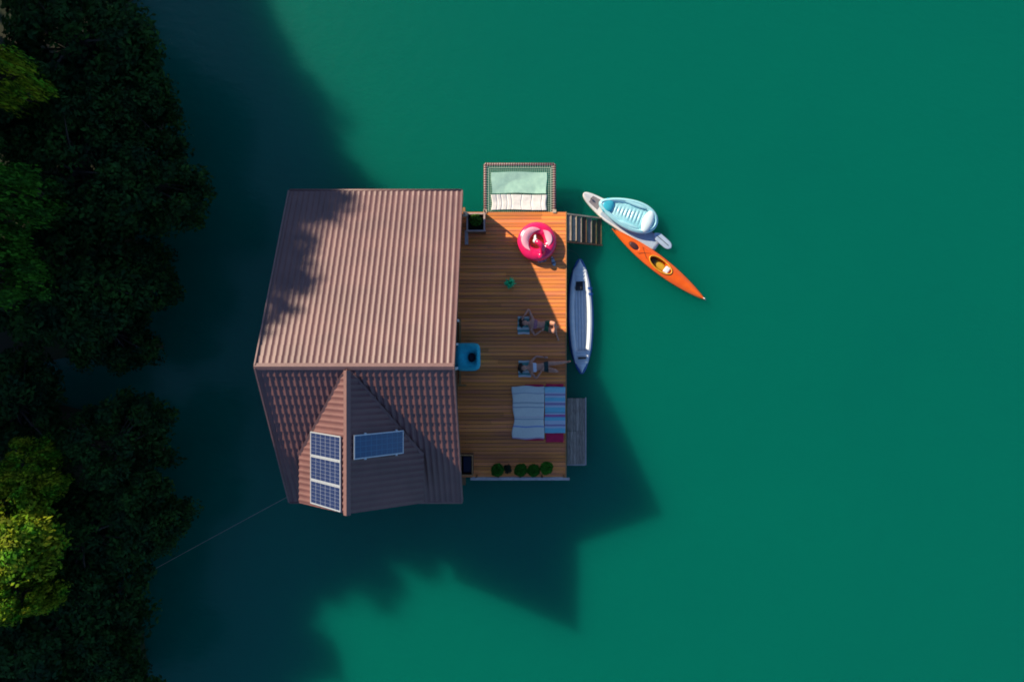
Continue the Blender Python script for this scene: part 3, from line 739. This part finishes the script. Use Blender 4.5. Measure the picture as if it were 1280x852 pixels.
# paddle board
mid, L, rz = axis((729, 242.5), (823, 306), .12)
sp = thing('paddle_board', 'white stand up paddle board with grey pad half covered by the inflatable boat', 'paddle board', (mid.x, mid.y, -.02), rz)
def board_out(t):     # nose t=0 -> square tail t=1
    return .38 * min(1, (max(t, 0) / .36) ** .42) * (1 if t < .55 else 1 - .32 * ((t - .55) / .45) ** 2)
q = MB(); rings = []
ring_prof = [(-1, .05), (-.97, .09), (-.85, .125), (0, .13), (.85, .125), (.97, .09), (1, .05), (.9, .01), (0, 0), (-.9, .01)]
for i in range(41):
    t = (i / 40) ** 1.5; h_ = max(.02, board_out(t)); x = -L / 2 + L * t; rise = .16 * max(0, (.3 - t) / .3) ** 2
    rings.append([Vector((x, y * h_, z + rise)) for y, z in ring_prof])
q.loft(rings); q.build('board', M_WV, sp, local=True, smooth=True)
def pad(t0, t1, f, m, nm, off=.004):
    o = MB()
    def fn(u, v):
        t = t0 + (t1 - t0) * u; h_ = board_out(t) * f; rise = .16 * max(0, (.3 - t) / .3) ** 2
        return (-L / 2 + L * t, -h_ + 2 * h_ * v, .13 + rise + off)
    o.slab(fn, 24, 4, .012); o.build(nm, m, sp, local=True)
pad(.10, .22, .62, mat('grey_pad', (.30, .26, .27), .85, 0, (.24, .2, .21), 12), 'nose_pad', .008)
pad(.28, .97, .8, mat('blue_grey_pad', (.42, .50, .60), .85, 0, (.36, .44, .54), 12), 'deck_pad', .006)
q = MB(); q.tube([(-L / 2 + .33, .0, .26), (-L / 2 + .36, .0, .262)], .03, 10); q.build('nose_ring', M_BLACK, sp, local=True)
# paddle lying on the board
pa, pb_ = W(795, 272, .17), W(839, 310, .17)
pd = thing('paddle', 'pale paddle with broad blade sticking out past the board tail', 'paddle', ((pa + pb_) / 2), math.atan2(pb_.y - pa.y, pb_.x - pa.x))
PLn = (pb_ - pa).length
q = MB(); q.tube([(-PLn / 2 - .8, 0, .0), (PLn / 2 - .75, 0, 0)], .017, 8); q.build('shaft', M_BLACK, pd, local=True, smooth=True)
q = MB(); rings = []
for i in range(25):
    t = i / 24; wdt = .165 * max(.1, min(1, (t / .25) ** .6)) * (1 if t < .72 else max(.05, math.sqrt(max(0, 1 - ((t - .72) / .28) ** 2))))
    x = PLn / 2 - .85 + .85 * t
    rings.append([Vector((x, wdt * math.cos(k * math.pi / 6), .012 + (.02) * math.sin(k * math.pi / 6) - .03 * t)) for k in range(12)])
q.loft(rings); q.build('blade', mat('pale_blade', (.45, .55, .68), .4, 0, (.38, .47, .6), 5), pd, local=True, smooth=True)
q = MB(); q.beam((PLn / 2 - .72, 0, .03), (PLn / 2 - .15, 0, .018), .022, .02); q.build('blade_rib', mat('navy_rib', (.03, .05, .10), .5, 0, (.02, .04, .08), 5), pd, local=True)

# inflatable lounger boat (teardrop)
pa, pb_ = W(748, 252, .35), W(823, 281.5, .35)
mid = (pa + pb_) / 2; L = (pb_ - pa).length; rz = math.atan2(pb_.y - pa.y, pb_.x - pa.x)
ib = thing('inflatable_boat', 'pale turquoise teardrop shaped inflatable boat resting on the paddle board', 'inflatable boat', (mid.x, mid.y, .17), rz)
def tear(t):        # closed outline param 0..1
    a_ = 2 * math.pi * t; x = math.cos(a_); y = math.sin(a_)
    f = .40 + .60 * (x * .5 + .5) ** .75
    return (x * L / 2, y * .70 * f)
M_PALE = mat('pale_vinyl', (.40, .72, .78), .22, 0, (.34, .66, .74), 5, spec=.7)
M_CYAN = mat('cyan_vinyl', (.42, .74, .80), .25, 0, (.28, .64, .74), 2.2, spec=.7)
q = MB(); q.tube([(tear(k / 56)[0] * .90, tear(k / 56)[1] * .89, .13) for k in range(56)], .09, 14, closed=True); q.build('side_tube', M_PALE, ib, local=True, smooth=True)
q = MB(); q.tube([(tear(k / 56)[0] * .90, tear(k / 56)[1] * .89, .222) for k in range(56)], .014, 6, closed=True); q.build('seam_piping', M_PALE, ib, local=True, smooth=True)
def floor_fn(u, v):
    x0_, y0_ = tear(u); rr_ = .84 * v; x = x0_ * rr_; y = y0_ * rr_ * .97
    rib = abs(math.sin((x + .3) * math.pi / .135))
    return (x, y, .10 + .05 * math.sqrt(rib) * (1 if -.62 < x < .62 else .6) + .03 * (1 - v * v))
q = MB(); q.grid(floor_fn, 64, 40); q.build('ribbed_floor', M_CYAN, ib, local=True, smooth=True)
q = MB(); q.ellipsoid((L / 2 - .42, -.03, .21), (.21, .43, .10), 20, 10); q.build('headrest', mat('ice_vinyl', (.72, .84, .86), .25, 0, (.66, .8, .83), 6), ib, local=True, smooth=True)
q = MB(); q.ellipsoid((-L / 2 + .38, 0, .16), (.24, .30, .08), 18, 10); q.build('bow_cushion', mat('deep_cyan_vinyl', (.05, .46, .60), .25, 0, (.04, .38, .52), 4, spec=.7), ib, local=True, smooth=True)
q = MB()
for s in (-1, 1): q.ellipsoid((.1, s * .40, .19), (.48, .07, .05), 16, 8)
q.build('armrest', M_PALE, ib, local=True, smooth=True)

# inflatable two-seat kayak
pa, pb_ = W(724.5, 323, .25), W(727, 467.5, .25)
mid = (pa + pb_) / 2; L = (pb_ - pa).length; rz = math.atan2(pb_.y - pa.y, pb_.x - pa.x)
ik = thing('inflatable_kayak', 'long blue and grey inflatable kayak with two black seats moored alongside the deck', 'inflatable kayak', (mid.x, mid.y, 0), rz)
M_IB = mat('blue_fabric_hull', (.035, .13, .36), .45, 0, (.025, .10, .30), 4)
M_IG = mat('grey_fabric', (.62, .66, .69), .6, 0, (.54, .59, .64), 5, bump=.1)
def kw(t): return .365 * max(.0, math.sin(math.pi * t)) ** .55      # tube centre line half width
ts = [.5 - .5 * math.cos(math.pi * i / 48) for i in range(49)]
for s in (-1, 1):
    q = MB(); q.tube([(-L / 2 + .05 + (L - .1) * t, s * kw(t), .17 + .10 * abs(2 * t - 1) ** 3) for t in ts], [.05 + .085 * min(1, math.sin(math.pi * t) * 1.6) for t in ts], 14)
    q.build('side_tube', M_IB, ik, local=True, smooth=True)
def floor2(u, v):
    t = .06 + .88 * u; h_ = kw(t) - .04; y = -h_ + 2 * h_ * v
    return (-L / 2 + L * t, y, .20 + .03 * abs(math.sin(y * math.pi / .11)) ** .5)
q = MB(); q.slab(floor2, 40, 40, .08); q.build('floor', M_IG, ik, local=True, smooth=True)
for nm, ta, tb in (('bow_cover', .015, .20), ('stern_cover', .80, .985)):
    q = MB()
    def cov(u, v):
        t = ta + (tb - ta) * u; h_ = max(.02, (kw(t) + .055) * min(1, 3.2 * math.sin(math.pi * t))); s = -1 + 2 * v
        return (-L / 2 + L * t, s * h_, .255 + .06 * (1 - s * s) + .10 * abs(2 * t - 1) ** 3 * .9 + .008 * math.sin(u * 6 * 2 * math.pi))
    q.slab(cov, 40, 14, .02); q.build(nm, M_IG, ik, local=True, smooth=True)
for s, m_, wd_ in ((1, mat('white_stripe', (.80, .82, .84), .5, 0, (.72, .75, .8), 5), .075), (-1, M_IG, .06)):
    def stp(u, v, lo_=20, hi_=116, off=.006):
        t = .10 + .80 * u; cy_ = s * (kw(t) - .02); r_ = .05 + .085 * min(1, math.sin(math.pi * t) * 1.6)
        an = R(lo_) + R(hi_ - lo_) * v; return (-L / 2 + L * t, s * kw(t) - s * (r_ + off) * math.cos(an), .17 + .10 * abs(2 * t - 1) ** 3 + (r_ + off) * math.sin(an))
    q = MB(); q.slab(stp, 44, 10, .008); q.build('tube_top', M_IG, ik, local=True, smooth=True)
    if s == 1:
        q = MB(); q.slab(lambda u, v: stp(u, v, 66, 92, .016), 44, 6, .008); q.build('white_stripe', m_, ik, local=True, smooth=True)
for xx, s in ((-L / 2 + L * .235, 1), (L / 2 - L * .14 - .12, 1)):
    big = xx < 0
    q = MB(); q.box((xx, -.03, .22), (.36 if big else .2, .28 if big else .24, .07)); se = q.build('seat', M_BLACK, ik, local=True, bevel=.03)
    q = MB(); q.box((xx + (.10 if big else .12), -.06 if big else .02, .33), (.07 if not big else .12, .2 if big else .3, .2)); q.build('backrest', M_BLACK, se, local=True, bevel=.02)
for s in (-1, 1):
    q = MB(); q.tube([(0, s * .2, .17), (0.01, s * .2, .19)], .03, 10); q.build('scupper_valve', M_BLACK, ik, local=True)
for t in (.25, .30):
    q = MB(); q.slab(lambda u, v: (-L / 2 + L * (t + .018 * u), kw(t) + (.165) * math.cos(R(-10) + R(110) * v) , .172 + .165 * math.sin(R(-10) + R(110) * v) + .012), 1, 10, .006)
    q.build('blue_flash', mat('flash_blue', (.03, .12, .42), .5, 0, (.02, .1, .36), 5), ik, local=True)

# mooring ropes
def rope(label, pts, r, m):
    q = MB(); q.tube(pts, r, 7); ob = q.build('mooring_rope', m, None, smooth=True); return tag(ob, label, 'rope')
p0 = Vector((-7.6, -5.1, .55)); p1 = W(180, 718, .35)
pts = []
for k in range(25):
    t = k / 24; p = p0.lerp(p1, t); p.z -= .30 * math.sin(math.pi * t) * .9 - .0; pts.append(p)
rope('thin pale mooring rope running from the house corner to the bank', pts, .011, mat('hemp', (.30, .28, .24), .9, 0, (.24, .22, .18), 20))
pts = [W(725, 323, .32), W(722, 318, .2), W(716, 314, .3), W(708, 312, .74)]
rope('short dark rope tying the blue kayak to the deck edge', spline(pts, 5), .008, mat('dark_rope', (.05, .07, .07), .9, 0, (.03, .04, .04), 20))

# ------------------------------------------------------------------ people
M_SKIN = mat('tanned_skin', (.58, .28, .19), .5, 0, (.50, .23, .155), 9, spec=.4)
M_HAIR = mat('dark_hair', (.012, .010, .010), .45, 0, (.03, .02, .016), 40, stretch=(3, 20, 20), bump=.5)
def skin_mesh(chains):
    """chains: list of [(pos, radius), ...] -> verts, faces from a skin modifier (one per connected graph)"""
    V, E, RR, key = [], [], [], {}
    for chn in chains:
        prev = None
        for p, r in chn:
            k = tuple(round(x, 4) for x in p)
            if k not in key: key[k] = len(V); V.append(p); RR.append(r)
            i = key[k]
            if prev is not None and prev != i: E.append((prev, i))
            prev = i
    me = bpy.data.meshes.new('tmp_skin'); me.from_pydata(V, E, [])
    ob = bpy.data.objects.new('tmp_skin', me); COL.objects.link(ob)
    bm = bmesh.new(); bm.from_mesh(me); ly = bm.verts.layers.skin.verify(); bm.verts.ensure_lookup_table()
    for i, v in enumerate(bm.verts):
        v[ly].radius = (RR[i], RR[i]) if not hasattr(RR[i], '__len__') else RR[i]; v[ly].use_root = (i == 0)
    bm.to_mesh(me); bm.free()
    sm = ob.modifiers.new('s', 'SKIN'); sm.use_smooth_shade = True
    ss = ob.modifiers.new('u', 'SUBSURF'); ss.levels = 2
    dg = bpy.context.evaluated_depsgraph_get(); dg.update(); ev = ob.evaluated_get(dg); em = ev.to_mesh()
    vs = [v.co.copy() for v in em.vertices]; fs = [tuple(p.vertices) for p in em.polygons]
    ev.to_mesh_clear(); bpy.data.objects.remove(ob); bpy.data.meshes.remove(me)
    return vs, fs
def hand_chains(wrist, d, pal, size=1.0, curl=.35):
    """d: direction of fingers, pal: palm facing"""
    d = d.normalized(); pal = (pal - d * pal.dot(d)).normalized(); s = d.cross(pal).normalized()
    out = []
    for k, (off, ln) in enumerate(((-.030, .068), (-.010, .078), (.010, .074), (.028, .058))):
        b0 = wrist + d * .035 + s * off * .6; b1 = wrist + d * .085 + s * off
        f1 = b1 + (d + pal * curl * .5).normalized() * ln * .5 * size; f2 = f1 + (d + pal * curl * 1.6).normalized() * ln * .5 * size
        out.append([(b0, .011), (b1, .0095), (f1, .0085), (f2, .0065)])
    t0 = wrist + d * .025 - s * .02; t1 = wrist + d * .05 - s * .048 + pal * .012; t2 = wrist + d * .085 - s * .058 + pal * .03
    out.append([(t0, .012), (t1, .0105), (t2, .008)])
    palm = [(wrist, .024), (wrist + d * .045, .034), (wrist + d * .08, .032)]
    return out, palm
def person(label, head_px, yaw, arms, legs, suit_fn, suit_col, pillow_z=.05):
    """lying on the back; local x from head to feet, y to the viewer's upper side, z up from the boards"""
    base = W(*head_px, DECK)
    root = thing('person', label, 'person', base, yaw); root.scale = (1.05, 1.17, 1.12)
    V = Vector
    head = V((0, 0, .135)); neck = V((.135, 0, .105)); chest0 = V((.22, 0, .10)); chest = V((.36, 0, .115)); waist = V((.56, 0, .095)); pelvis = V((.74, 0, .105))
    ch_ = [[(pelvis, .135), (waist, .115), (chest, .14), (chest0, .12), (neck, .058), (V((.06, 0, .12)), .055)]]
    parts = []
    for (sy, elbow, wrist, hd_, pal) in arms:
        sh = V((.245, sy * .165, .10)); el = V(elbow); wr = V(wrist)
        ch_.append([(chest0, .12), (sh, .06), (sh.lerp(el, .45), .053), (el, .042), (el.lerp(wr, .4), .042), (wr, .028)])
        hc, palm = hand_chains(wr, V(hd_), V(pal)); parts += [[c] for c in hc]; parts.append([palm])
    for (sy, knee, ank, toe) in legs:
        hp = V((.80, sy * .085, .10)); kn = V(knee); an = V(ank); tw = V(toe)
        ch_.append([(pelvis, .135), (hp, .1), (hp.lerp(kn, .45), .088), (kn, .062), (kn.lerp(an, .35), .06), (an, .038)])
        parts.append([[(an + (kn - an).normalized() * .03, .034), (an - (tw - an) * .22, .034), (an + (tw - an) * .45, .036), (an + (tw - an) * .85, .030), (tw, .02)]])
        sd_ = (tw - an).normalized().cross(V((0, 1, 0)) if abs((tw - an).normalized().y) < .7 else V((1, 0, 0))).normalized()
        sd_ = (tw - an).normalized().cross(V((0, 0, 1)) if abs((tw - an).normalized().z) < .6 else V((0, 1, 0))).normalized()
        for k in range(5):
            o_ = (k - 2) * .016; parts.append([[(an + (tw - an) * .8 + sd_ * o_ * .8, .011), (tw + sd_ * o_ + (tw - an).normalized() * (.026 - .004 * abs(k - 1)), .009)]])
    mb = MB(); vs, fs = skin_mesh(ch_); mb.add(vs, fs)
    for p_ in parts:
        vs, fs = skin_mesh(p_); mb.add(vs, fs)
    # head: skull, jaw, nose, brow, ears
    def headshape(p):
        x, y, z = p
        k = 1 - .22 * max(0, x / .12) ** 1.5          # narrows to the chin
        return Vector((x, y * k, z * (1 - .08 * max(0, x / .12))))
    mb.ellipsoid(head, (.122, .078, .098), 24, 16, fn=headshape)
    mb.ellipsoid(head + V((.085, 0, .035)), (.036, .034, .036), 12, 8)           # chin
    mb.ellipsoid(head + V((.022, 0, .098)), (.026, .013, .022), 10, 8)           # nose
    mb.ellipsoid(head + V((-.025, 0, .082)), (.012, .05, .014), 10, 6)           # brow
    for s in (-1, 1):
        mb.ellipsoid(head + V((.015, s * .079, .0)), (.03, .010, .018), 10, 8)
        mb.ellipsoid(head + V((.02, s * .045, .055)), (.03, .024, .03), 10, 8)
    mb.ellipsoid(head + V((.06, 0, .084)), (.008, .024, .010), 10, 6)            # lips
    for s in (-1, 1):                                                            # chest
        mb.ellipsoid(V((.37, s * .075, .175)), (.075, .068, .045), 14, 10)
    body = mb.build('body', M_SKIN, root, local=True)
    rmd = body.modifiers.new('r', 'REMESH'); rmd.mode = 'VOXEL'; rmd.voxel_size = .0065; rmd.use_smooth_shade = True
    sm = body.modifiers.new('sm', 'SMOOTH'); sm.iterations = 3; sm.factor = .5
    dg = bpy.context.evaluated_depsgraph_get(); dg.update()
    me = bpy.data.meshes.new_from_object(body.evaluated_get(dg)); body.modifiers.clear(); body.data = me
    me.shade_smooth()
    if not me.materials: me.materials.append(M_SKIN)
    # swimwear: an offset shell of the body surface
    for nm, fn, col in suit_fn:
        o = MB(); idx = {}
        nv = [v.normal.copy() for v in me.vertices]; co = [v.co.copy() for v in me.vertices]
        for p_ in me.polygons:
            if fn(p_.center):
                q_ = []
                for vi in p_.vertices:
                    if vi not in idx: idx[vi] = len(o.v); o.v.append(co[vi] + nv[vi] * .006)
                    q_.append(idx[vi])
                o.f.append(tuple(q_))
        if o.f: o.build(nm, col, root, local=True, smooth=True)
    # hair spread over the pillow
    hb = MB()
    def hairshape(p):
        x, y, z = p; n_ = .012 * math.sin(9 * y / .09 + 5 * x / .1)
        return Vector((x + n_, y * (1 + .35 * max(0, -x / .12)) + n_, z * (.75 if z > 0 else .95)))
    hb.ellipsoid(head + V((-.052, 0, -.012)), (.125, .098, .098), 26, 16, fn=hairshape)
    r = random.Random(int(base.y * 1000))
    for k in range(110):
        a0 = R(r.uniform(95, 265)); d = V((math.cos(a0), math.sin(a0), 0)); st_ = head + V((-.05, 0, -.03)) + d * .08
        ln = r.uniform(.03, .10); hb.tube([st_, st_ + d * ln * .5 + V((0, r.uniform(-.02, .02), -.03)), st_ + d * ln + V((0, r.uniform(-.04, .04), -.055))], [.016, .013, .006], 5)
    hb.build('hair', M_HAIR, root, local=True, smooth=True)
    for s in (-1, 1):
        eb_ = MB(); eb_.ellipsoid(head + V((.0, s * .032, .078)), (.008, .013, .008), 10, 6); eb_.build('eye', M_BLACK, root, local=True, smooth=True)
    return root
M_GREENSUIT = mat('green_swimwear', (.03, .16, .08), .7, 0, (.02, .11, .06), 20)
M_DKSUIT = mat('dark_green_swimwear', (.015, .05, .045), .7, 0, (.01, .035, .035), 20)
M_WHITESUIT = mat('white_swimwear', (.75, .75, .8), .7, 0, (.65, .65, .72), 20)
bottom = lambda c_: .69 < c_.x < .84 and abs(c_.y) < .2 - .0 * c_.x
topb = lambda c_: .315 < c_.x < .43 and abs(c_.y) < .155
person('person lying on the deck with an elbow above the head and legs crossed, green swimwear', (656, 403.5), R(-8),
       [(1, (.06, .44, .10), (-.06, .21, .19), (-.4, -1, .1), (.3, 0, -1)), (-1, (.40, -.33, .10), (.60, -.17, .21), (.8, .6, .1), (0, .3, -1))],
       [(1, (1.00, .10, .47), (1.14, -.22, .10), (1.24, -.38, .03)), (-1, (1.03, -.16, .45), (.98, .02, .06), (1.17, .02, .03))],
       [('swim_bottoms', bottom, M_GREENSUIT), ('bikini_top', topb, mat('rose_swimwear', (.4, .16, .2), .7, 0, (.3, .12, .16), 20))], None)
person('person lying on the deck beside the throw in a white bikini top, one knee raised', (655, 459.5), R(3),
       [(1, (.44, .34, .06), (.70, .30, .06), (1, -.05, 0), (0, -.3, -1)), (-1, (.40, -.34, .10), (.60, -.12, .23), (.7, .75, .05), (0, .3, -1))],
       [(1, (1.17, .10, .13), (1.53, .12, .07), (1.60, .13, .20)), (-1, (1.10, -.13, .40), (.98, -.15, .06), (1.17, -.17, .03))],
       [('swim_bottoms', bottom, M_DKSUIT), ('bikini_top', topb, M_WHITESUIT)], None)
M_HT = band_mat('beach_towel', [(0, (.55, .62, .58)), (.12, (.12, .36, .32)), (.3, (.55, .62, .58)), (.42, (.12, .36, .32)), (.6, (.62, .66, .62)), (.74, (.10, .30, .30)), (.88, (.62, .6, .58))])
cloth('head_towel', 'striped green and white towel under the head of the person with crossed legs', 'towel', (647, 395.5), (662, 417.5), DECK + .035, .025, M_HT, 31, .008, .01)
cloth('head_towel', 'striped green and white towel under the head of the person in the white top', 'towel', (648, 450.5), (664, 471), DECK + .035, .025, M_HT, 32, .008, .01)

# ------------------------------------------------------------------ trees
def tree_variant(seed, H, rx, rz, nclump, nleaf, lsize, lean=0.0):
    r = random.Random(seed); npr = np.random.RandomState(seed)
    tk = MB(); cz = H - rz
    base = Vector((0, 0, -.6)); top = Vector((lean, r.uniform(-.2, .2), cz + rz * .5))
    tp = [base.lerp(top, t) + Vector((.15 * math.sin(t * 4 + seed), .15 * math.cos(t * 3.3 + seed), 0)) * (t * (1 - t) * 3) for t in (0, .2, .4, .6, .8, 1)]
    tr_ = .03 * H
    tk.tube(tp, [tr_ * 1.3, tr_, tr_ * .8, tr_ * .62, tr_ * .4, tr_ * .15], 10)
    cl = []
    for k in range(nclump):
        while True:
            d = Vector((r.uniform(-1, 1), r.uniform(-1, 1), r.uniform(-.85, 1)))
            if .2 < d.length < 1: break
        d = d.normalized() * d.length ** .55
        lump = 1 + .22 * math.sin(3 * math.atan2(d.y, d.x) + seed) + .12 * math.sin(7 * math.atan2(d.y, d.x) + 2 * seed)
        c = Vector((lean + d.x * rx * lump, d.y * rx * lump, cz + d.z * rz)); cl.append(c)
        if k % 2 == 0:
            t = r.uniform(.35, .9); s0 = tp[0].lerp(tp[-1], t)
            m_ = s0.lerp(c, .5) + Vector((0, 0, .15)); tk.tube([s0, m_, c], [tr_ * .35, tr_ * .2, tr_ * .06], 5)
    n = nclump * nleaf
    cc = np.repeat(np.array([list(c) for c in cl]), nleaf, 0)
    rc = np.repeat(npr.uniform(.28, .62, nclump) * (rx / 2.4) ** .6, nleaf)[:, None]
    dv = npr.normal(size=(n, 3)); dv /= np.linalg.norm(dv, axis=1)[:, None]
    rad = npr.uniform(0, 1, (n, 1)) ** .5
    P = cc + dv * rad * rc * np.array([1, 1, .6]) * 1.25
    P[:, 2] -= (rad[:, 0] ** 2) * rc[:, 0] * .35
    nm = dv * .5 + npr.normal(size=(n, 3)) * .45 + np.array([0, 0, .75]); nm /= np.linalg.norm(nm, axis=1)[:, None]
    q = npr.normal(size=(n, 3)); t = np.cross(nm, q); t /= np.linalg.norm(t, axis=1)[:, None]; b = np.cross(nm, t)
    s = (lsize * npr.uniform(.35, 1.0, n) ** 1.3 * 1.75)[:, None]
    verts = np.stack([P - t * s, P + b * s * .5 + nm * s * .12, P + t * s - nm * s * .1, P - b * s * .5 + nm * s * .12], 1).reshape(-1, 3)
    me = bpy.data.meshes.new('crown'); me.vertices.add(4 * n); me.vertices.foreach_set('co', verts.ravel().astype(np.float32))
    me.loops.add(4 * n); me.loops.foreach_set('vertex_index', np.arange(4 * n, dtype=np.int32))
    me.polygons.add(n); me.polygons.foreach_set('loop_start', np.arange(0, 4 * n, 4, dtype=np.int32)); me.polygons.foreach_set('loop_total', np.full(n, 4, dtype=np.int32))
    me.update(); me.validate()
    tm = MB(); tm.v = tk.v; tm.f = tk.f
    tme = bpy.data.meshes.new('trunk'); tme.from_pydata(tk.v, [], tk.f); tme.update()
    return tme, me
M_BARK = mat('bark', (.07, .05, .035), .9, 0, (.04, .03, .02), 9, bump=.6)
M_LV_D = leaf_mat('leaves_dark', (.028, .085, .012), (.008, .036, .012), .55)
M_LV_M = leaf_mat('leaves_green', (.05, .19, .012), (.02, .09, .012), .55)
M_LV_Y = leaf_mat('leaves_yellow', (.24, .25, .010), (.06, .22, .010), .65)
VARS = [tree_variant(1, 6.0, 2.3, 1.7, 120, 130, .085, .7), tree_variant(2, 5.5, 2.0, 1.8, 110, 130, .08, .9),
        tree_variant(3, 6.5, 2.5, 1.6, 140, 120, .09, .5), tree_variant(4, 5.0, 1.7, 1.4, 90, 130, .075, 1.0)]
for tme, me in VARS: tme.materials.append(M_BARK)
CROWNS = {}
def crown_mesh(i, m):
    k = (i, m.name)
    if k not in CROWNS:
        me = VARS[i][1].copy() if any(q_[0] == i for q_ in CROWNS) else VARS[i][1]
        me.materials.clear(); me.materials.append(m); CROWNS[k] = me
    return CROWNS[k]
VH = (6.0, 5.5, 6.5, 5.0); VR = (2.3, 2.0, 2.5, 1.7); VL = (.7, .9, .5, 1.0); VZ = (1.7, 1.8, 1.6, 1.4)
def tree(name, label, crown_c, rad, top, vi, m, rz=0.0, group='trees along the dark bank'):
    """crown centre (world x, y), crown radius, top height"""
    s = rad / VR[vi]; ht = top
    ground = bank_z(crown_c[0] - VL[vi] * s, crown_c[1])
    sz = (ht - ground) / VH[vi]
    lx, ly = VL[vi] * s * math.cos(rz), VL[vi] * s * math.sin(rz)
    bx, by = crown_c[0] - lx, crown_c[1] - ly
    t = thing(name, label, 'tree', (bx, by, max(-.4, bank_z(bx, by))), rz, group)
    sz = (ht - t.location.z) / VH[vi]; t.scale = (s, s, sz)
    a_ = bpy.data.objects.new('trunk', VARS[vi][0]); b_ = bpy.data.objects.new('crown', crown_mesh(vi, m))
    for o in (a_, b_): COL.objects.link(o); o.parent = t
    return t
# near-bank trees: px, py of the crown centre, height of the top, radius in px, variant, material, rotation, label
near = [
 (95, 55, 5.0, 88, 2, M_LV_D, .4, 'wide dark tree filling the top corner of the bank'),
 (160, 130, 4.6, 58, 0, M_LV_D, 1.2, 'dark tree below the top corner tree, its edge over blue shaded water'),
 (185, 235, 4.4, 62, 1, M_LV_D, -.3, 'dark tree whose rounded crown reaches farthest out over the water'),
 (95, 215, 5.2, 80, 2, M_LV_D, 2.0, 'broad dark tree behind the farthest reaching crown'),
 (85, 350, 4.6, 84, 0, M_LV_D, 3.5, 'dark tree just above the pale water gap in the bank'),
 (188, 352, 3.4, 38, 3, M_LV_D, .2, 'small dark tree with one bough pointing at the house roof'),
 (145, 415, 3.6, 46, 3, M_LV_D, 2.2, 'small dark tree right beside the pale water gap'),
 (150, 560, 4.6, 62, 1, M_LV_D, 1.0, 'dark tree just below the pale water gap'),
 (190, 650, 3.3, 46, 0, M_LV_D, 4.0, 'dark tree leaning out where the mooring rope lands'),
 (115, 660, 3.7, 76, 2, M_LV_D, .9, 'dark tree between the yellow tree and the mooring rope'),
 (120, 765, 3.3, 72, 0, M_LV_D, 2.7, 'dark tree below the yellow tree'),
 (40, 825, 3.9, 82, 1, M_LV_D, 5.0, 'dark tree in the bottom corner of the bank'),
 (150, 850, 3.4, 50, 3, M_LV_D, .5, 'low dark tree cut by the bottom edge near shallow water'),
 (20, 130, 5.6, 60, 1, M_LV_D, .7, 'dark tree between the small sunlit crown and the dim green crown'),
 (25, 500, 4.0, 60, 3, M_LV_D, 1.9, 'thin dark tree at the frame edge above the yellow tree'),
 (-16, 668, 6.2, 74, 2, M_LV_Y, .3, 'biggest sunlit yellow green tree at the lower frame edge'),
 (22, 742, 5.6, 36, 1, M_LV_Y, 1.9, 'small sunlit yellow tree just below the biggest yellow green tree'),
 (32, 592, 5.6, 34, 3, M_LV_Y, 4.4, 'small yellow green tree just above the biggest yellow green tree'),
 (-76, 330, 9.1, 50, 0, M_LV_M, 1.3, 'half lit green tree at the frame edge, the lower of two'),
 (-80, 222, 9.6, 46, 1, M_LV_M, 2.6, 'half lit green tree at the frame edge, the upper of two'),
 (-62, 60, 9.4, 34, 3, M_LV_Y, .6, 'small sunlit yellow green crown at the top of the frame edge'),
]
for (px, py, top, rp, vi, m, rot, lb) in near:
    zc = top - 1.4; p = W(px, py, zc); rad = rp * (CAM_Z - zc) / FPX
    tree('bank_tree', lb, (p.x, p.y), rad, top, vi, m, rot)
# tall trees on the slope beyond the frame: they shade the bank, the water and part of the roof
def uv2xy(u, v): return (.788 * u + .614 * v, -.614 * u + .788 * v)
bound = [(12, -26), (8, -20.5), (4.66, -17.3), (2.84, -14.9), (1.4, -12.4), (.4, -8), (-.5, -3.6), (-1.9, -1.7), (-3.5, .2), (-5.1, 2.2), (-7.0, 1.0), (-7.9, 1.2), (-9.2, 2.6), (-10.3, 1.6), (-11.6, -.6), (-12.3, .2), (-13.2, -2.2), (-14.3, -2.0), (-15.6, 0), (-17, 2), (-20, 4)]
bv = [b_[0] for b_ in bound][::-1]; bu = [b_[1] for b_ in bound][::-1]
r = random.Random(4)
v = 13.0; k = 0
while v > -22:
    ub = float(np.interp(v, bv, bu)); top = 13.5 + r.uniform(-.8, .8)
    x, y = uv2xy(ub - 1.0 - 1.76 * (top - .8), v)
    tree('tall_slope_tree', 'tall tree on the wooded slope behind the bank', (x, y), 1.9, top, k % 3, M_LV_D, r.uniform(0, 6), 'tall trees on the slope beyond the bank')
    x, y = uv2xy(ub - 6.5 - 1.76 * (top - .8), v + .8)
    tree('tall_slope_tree', 'tall tree on the wooded slope behind the bank', (x, y), 2.3, top - .2, (k + 1) % 3, M_LV_D, r.uniform(0, 6), 'tall trees on the slope beyond the bank')
    v -= 1.35; k += 1
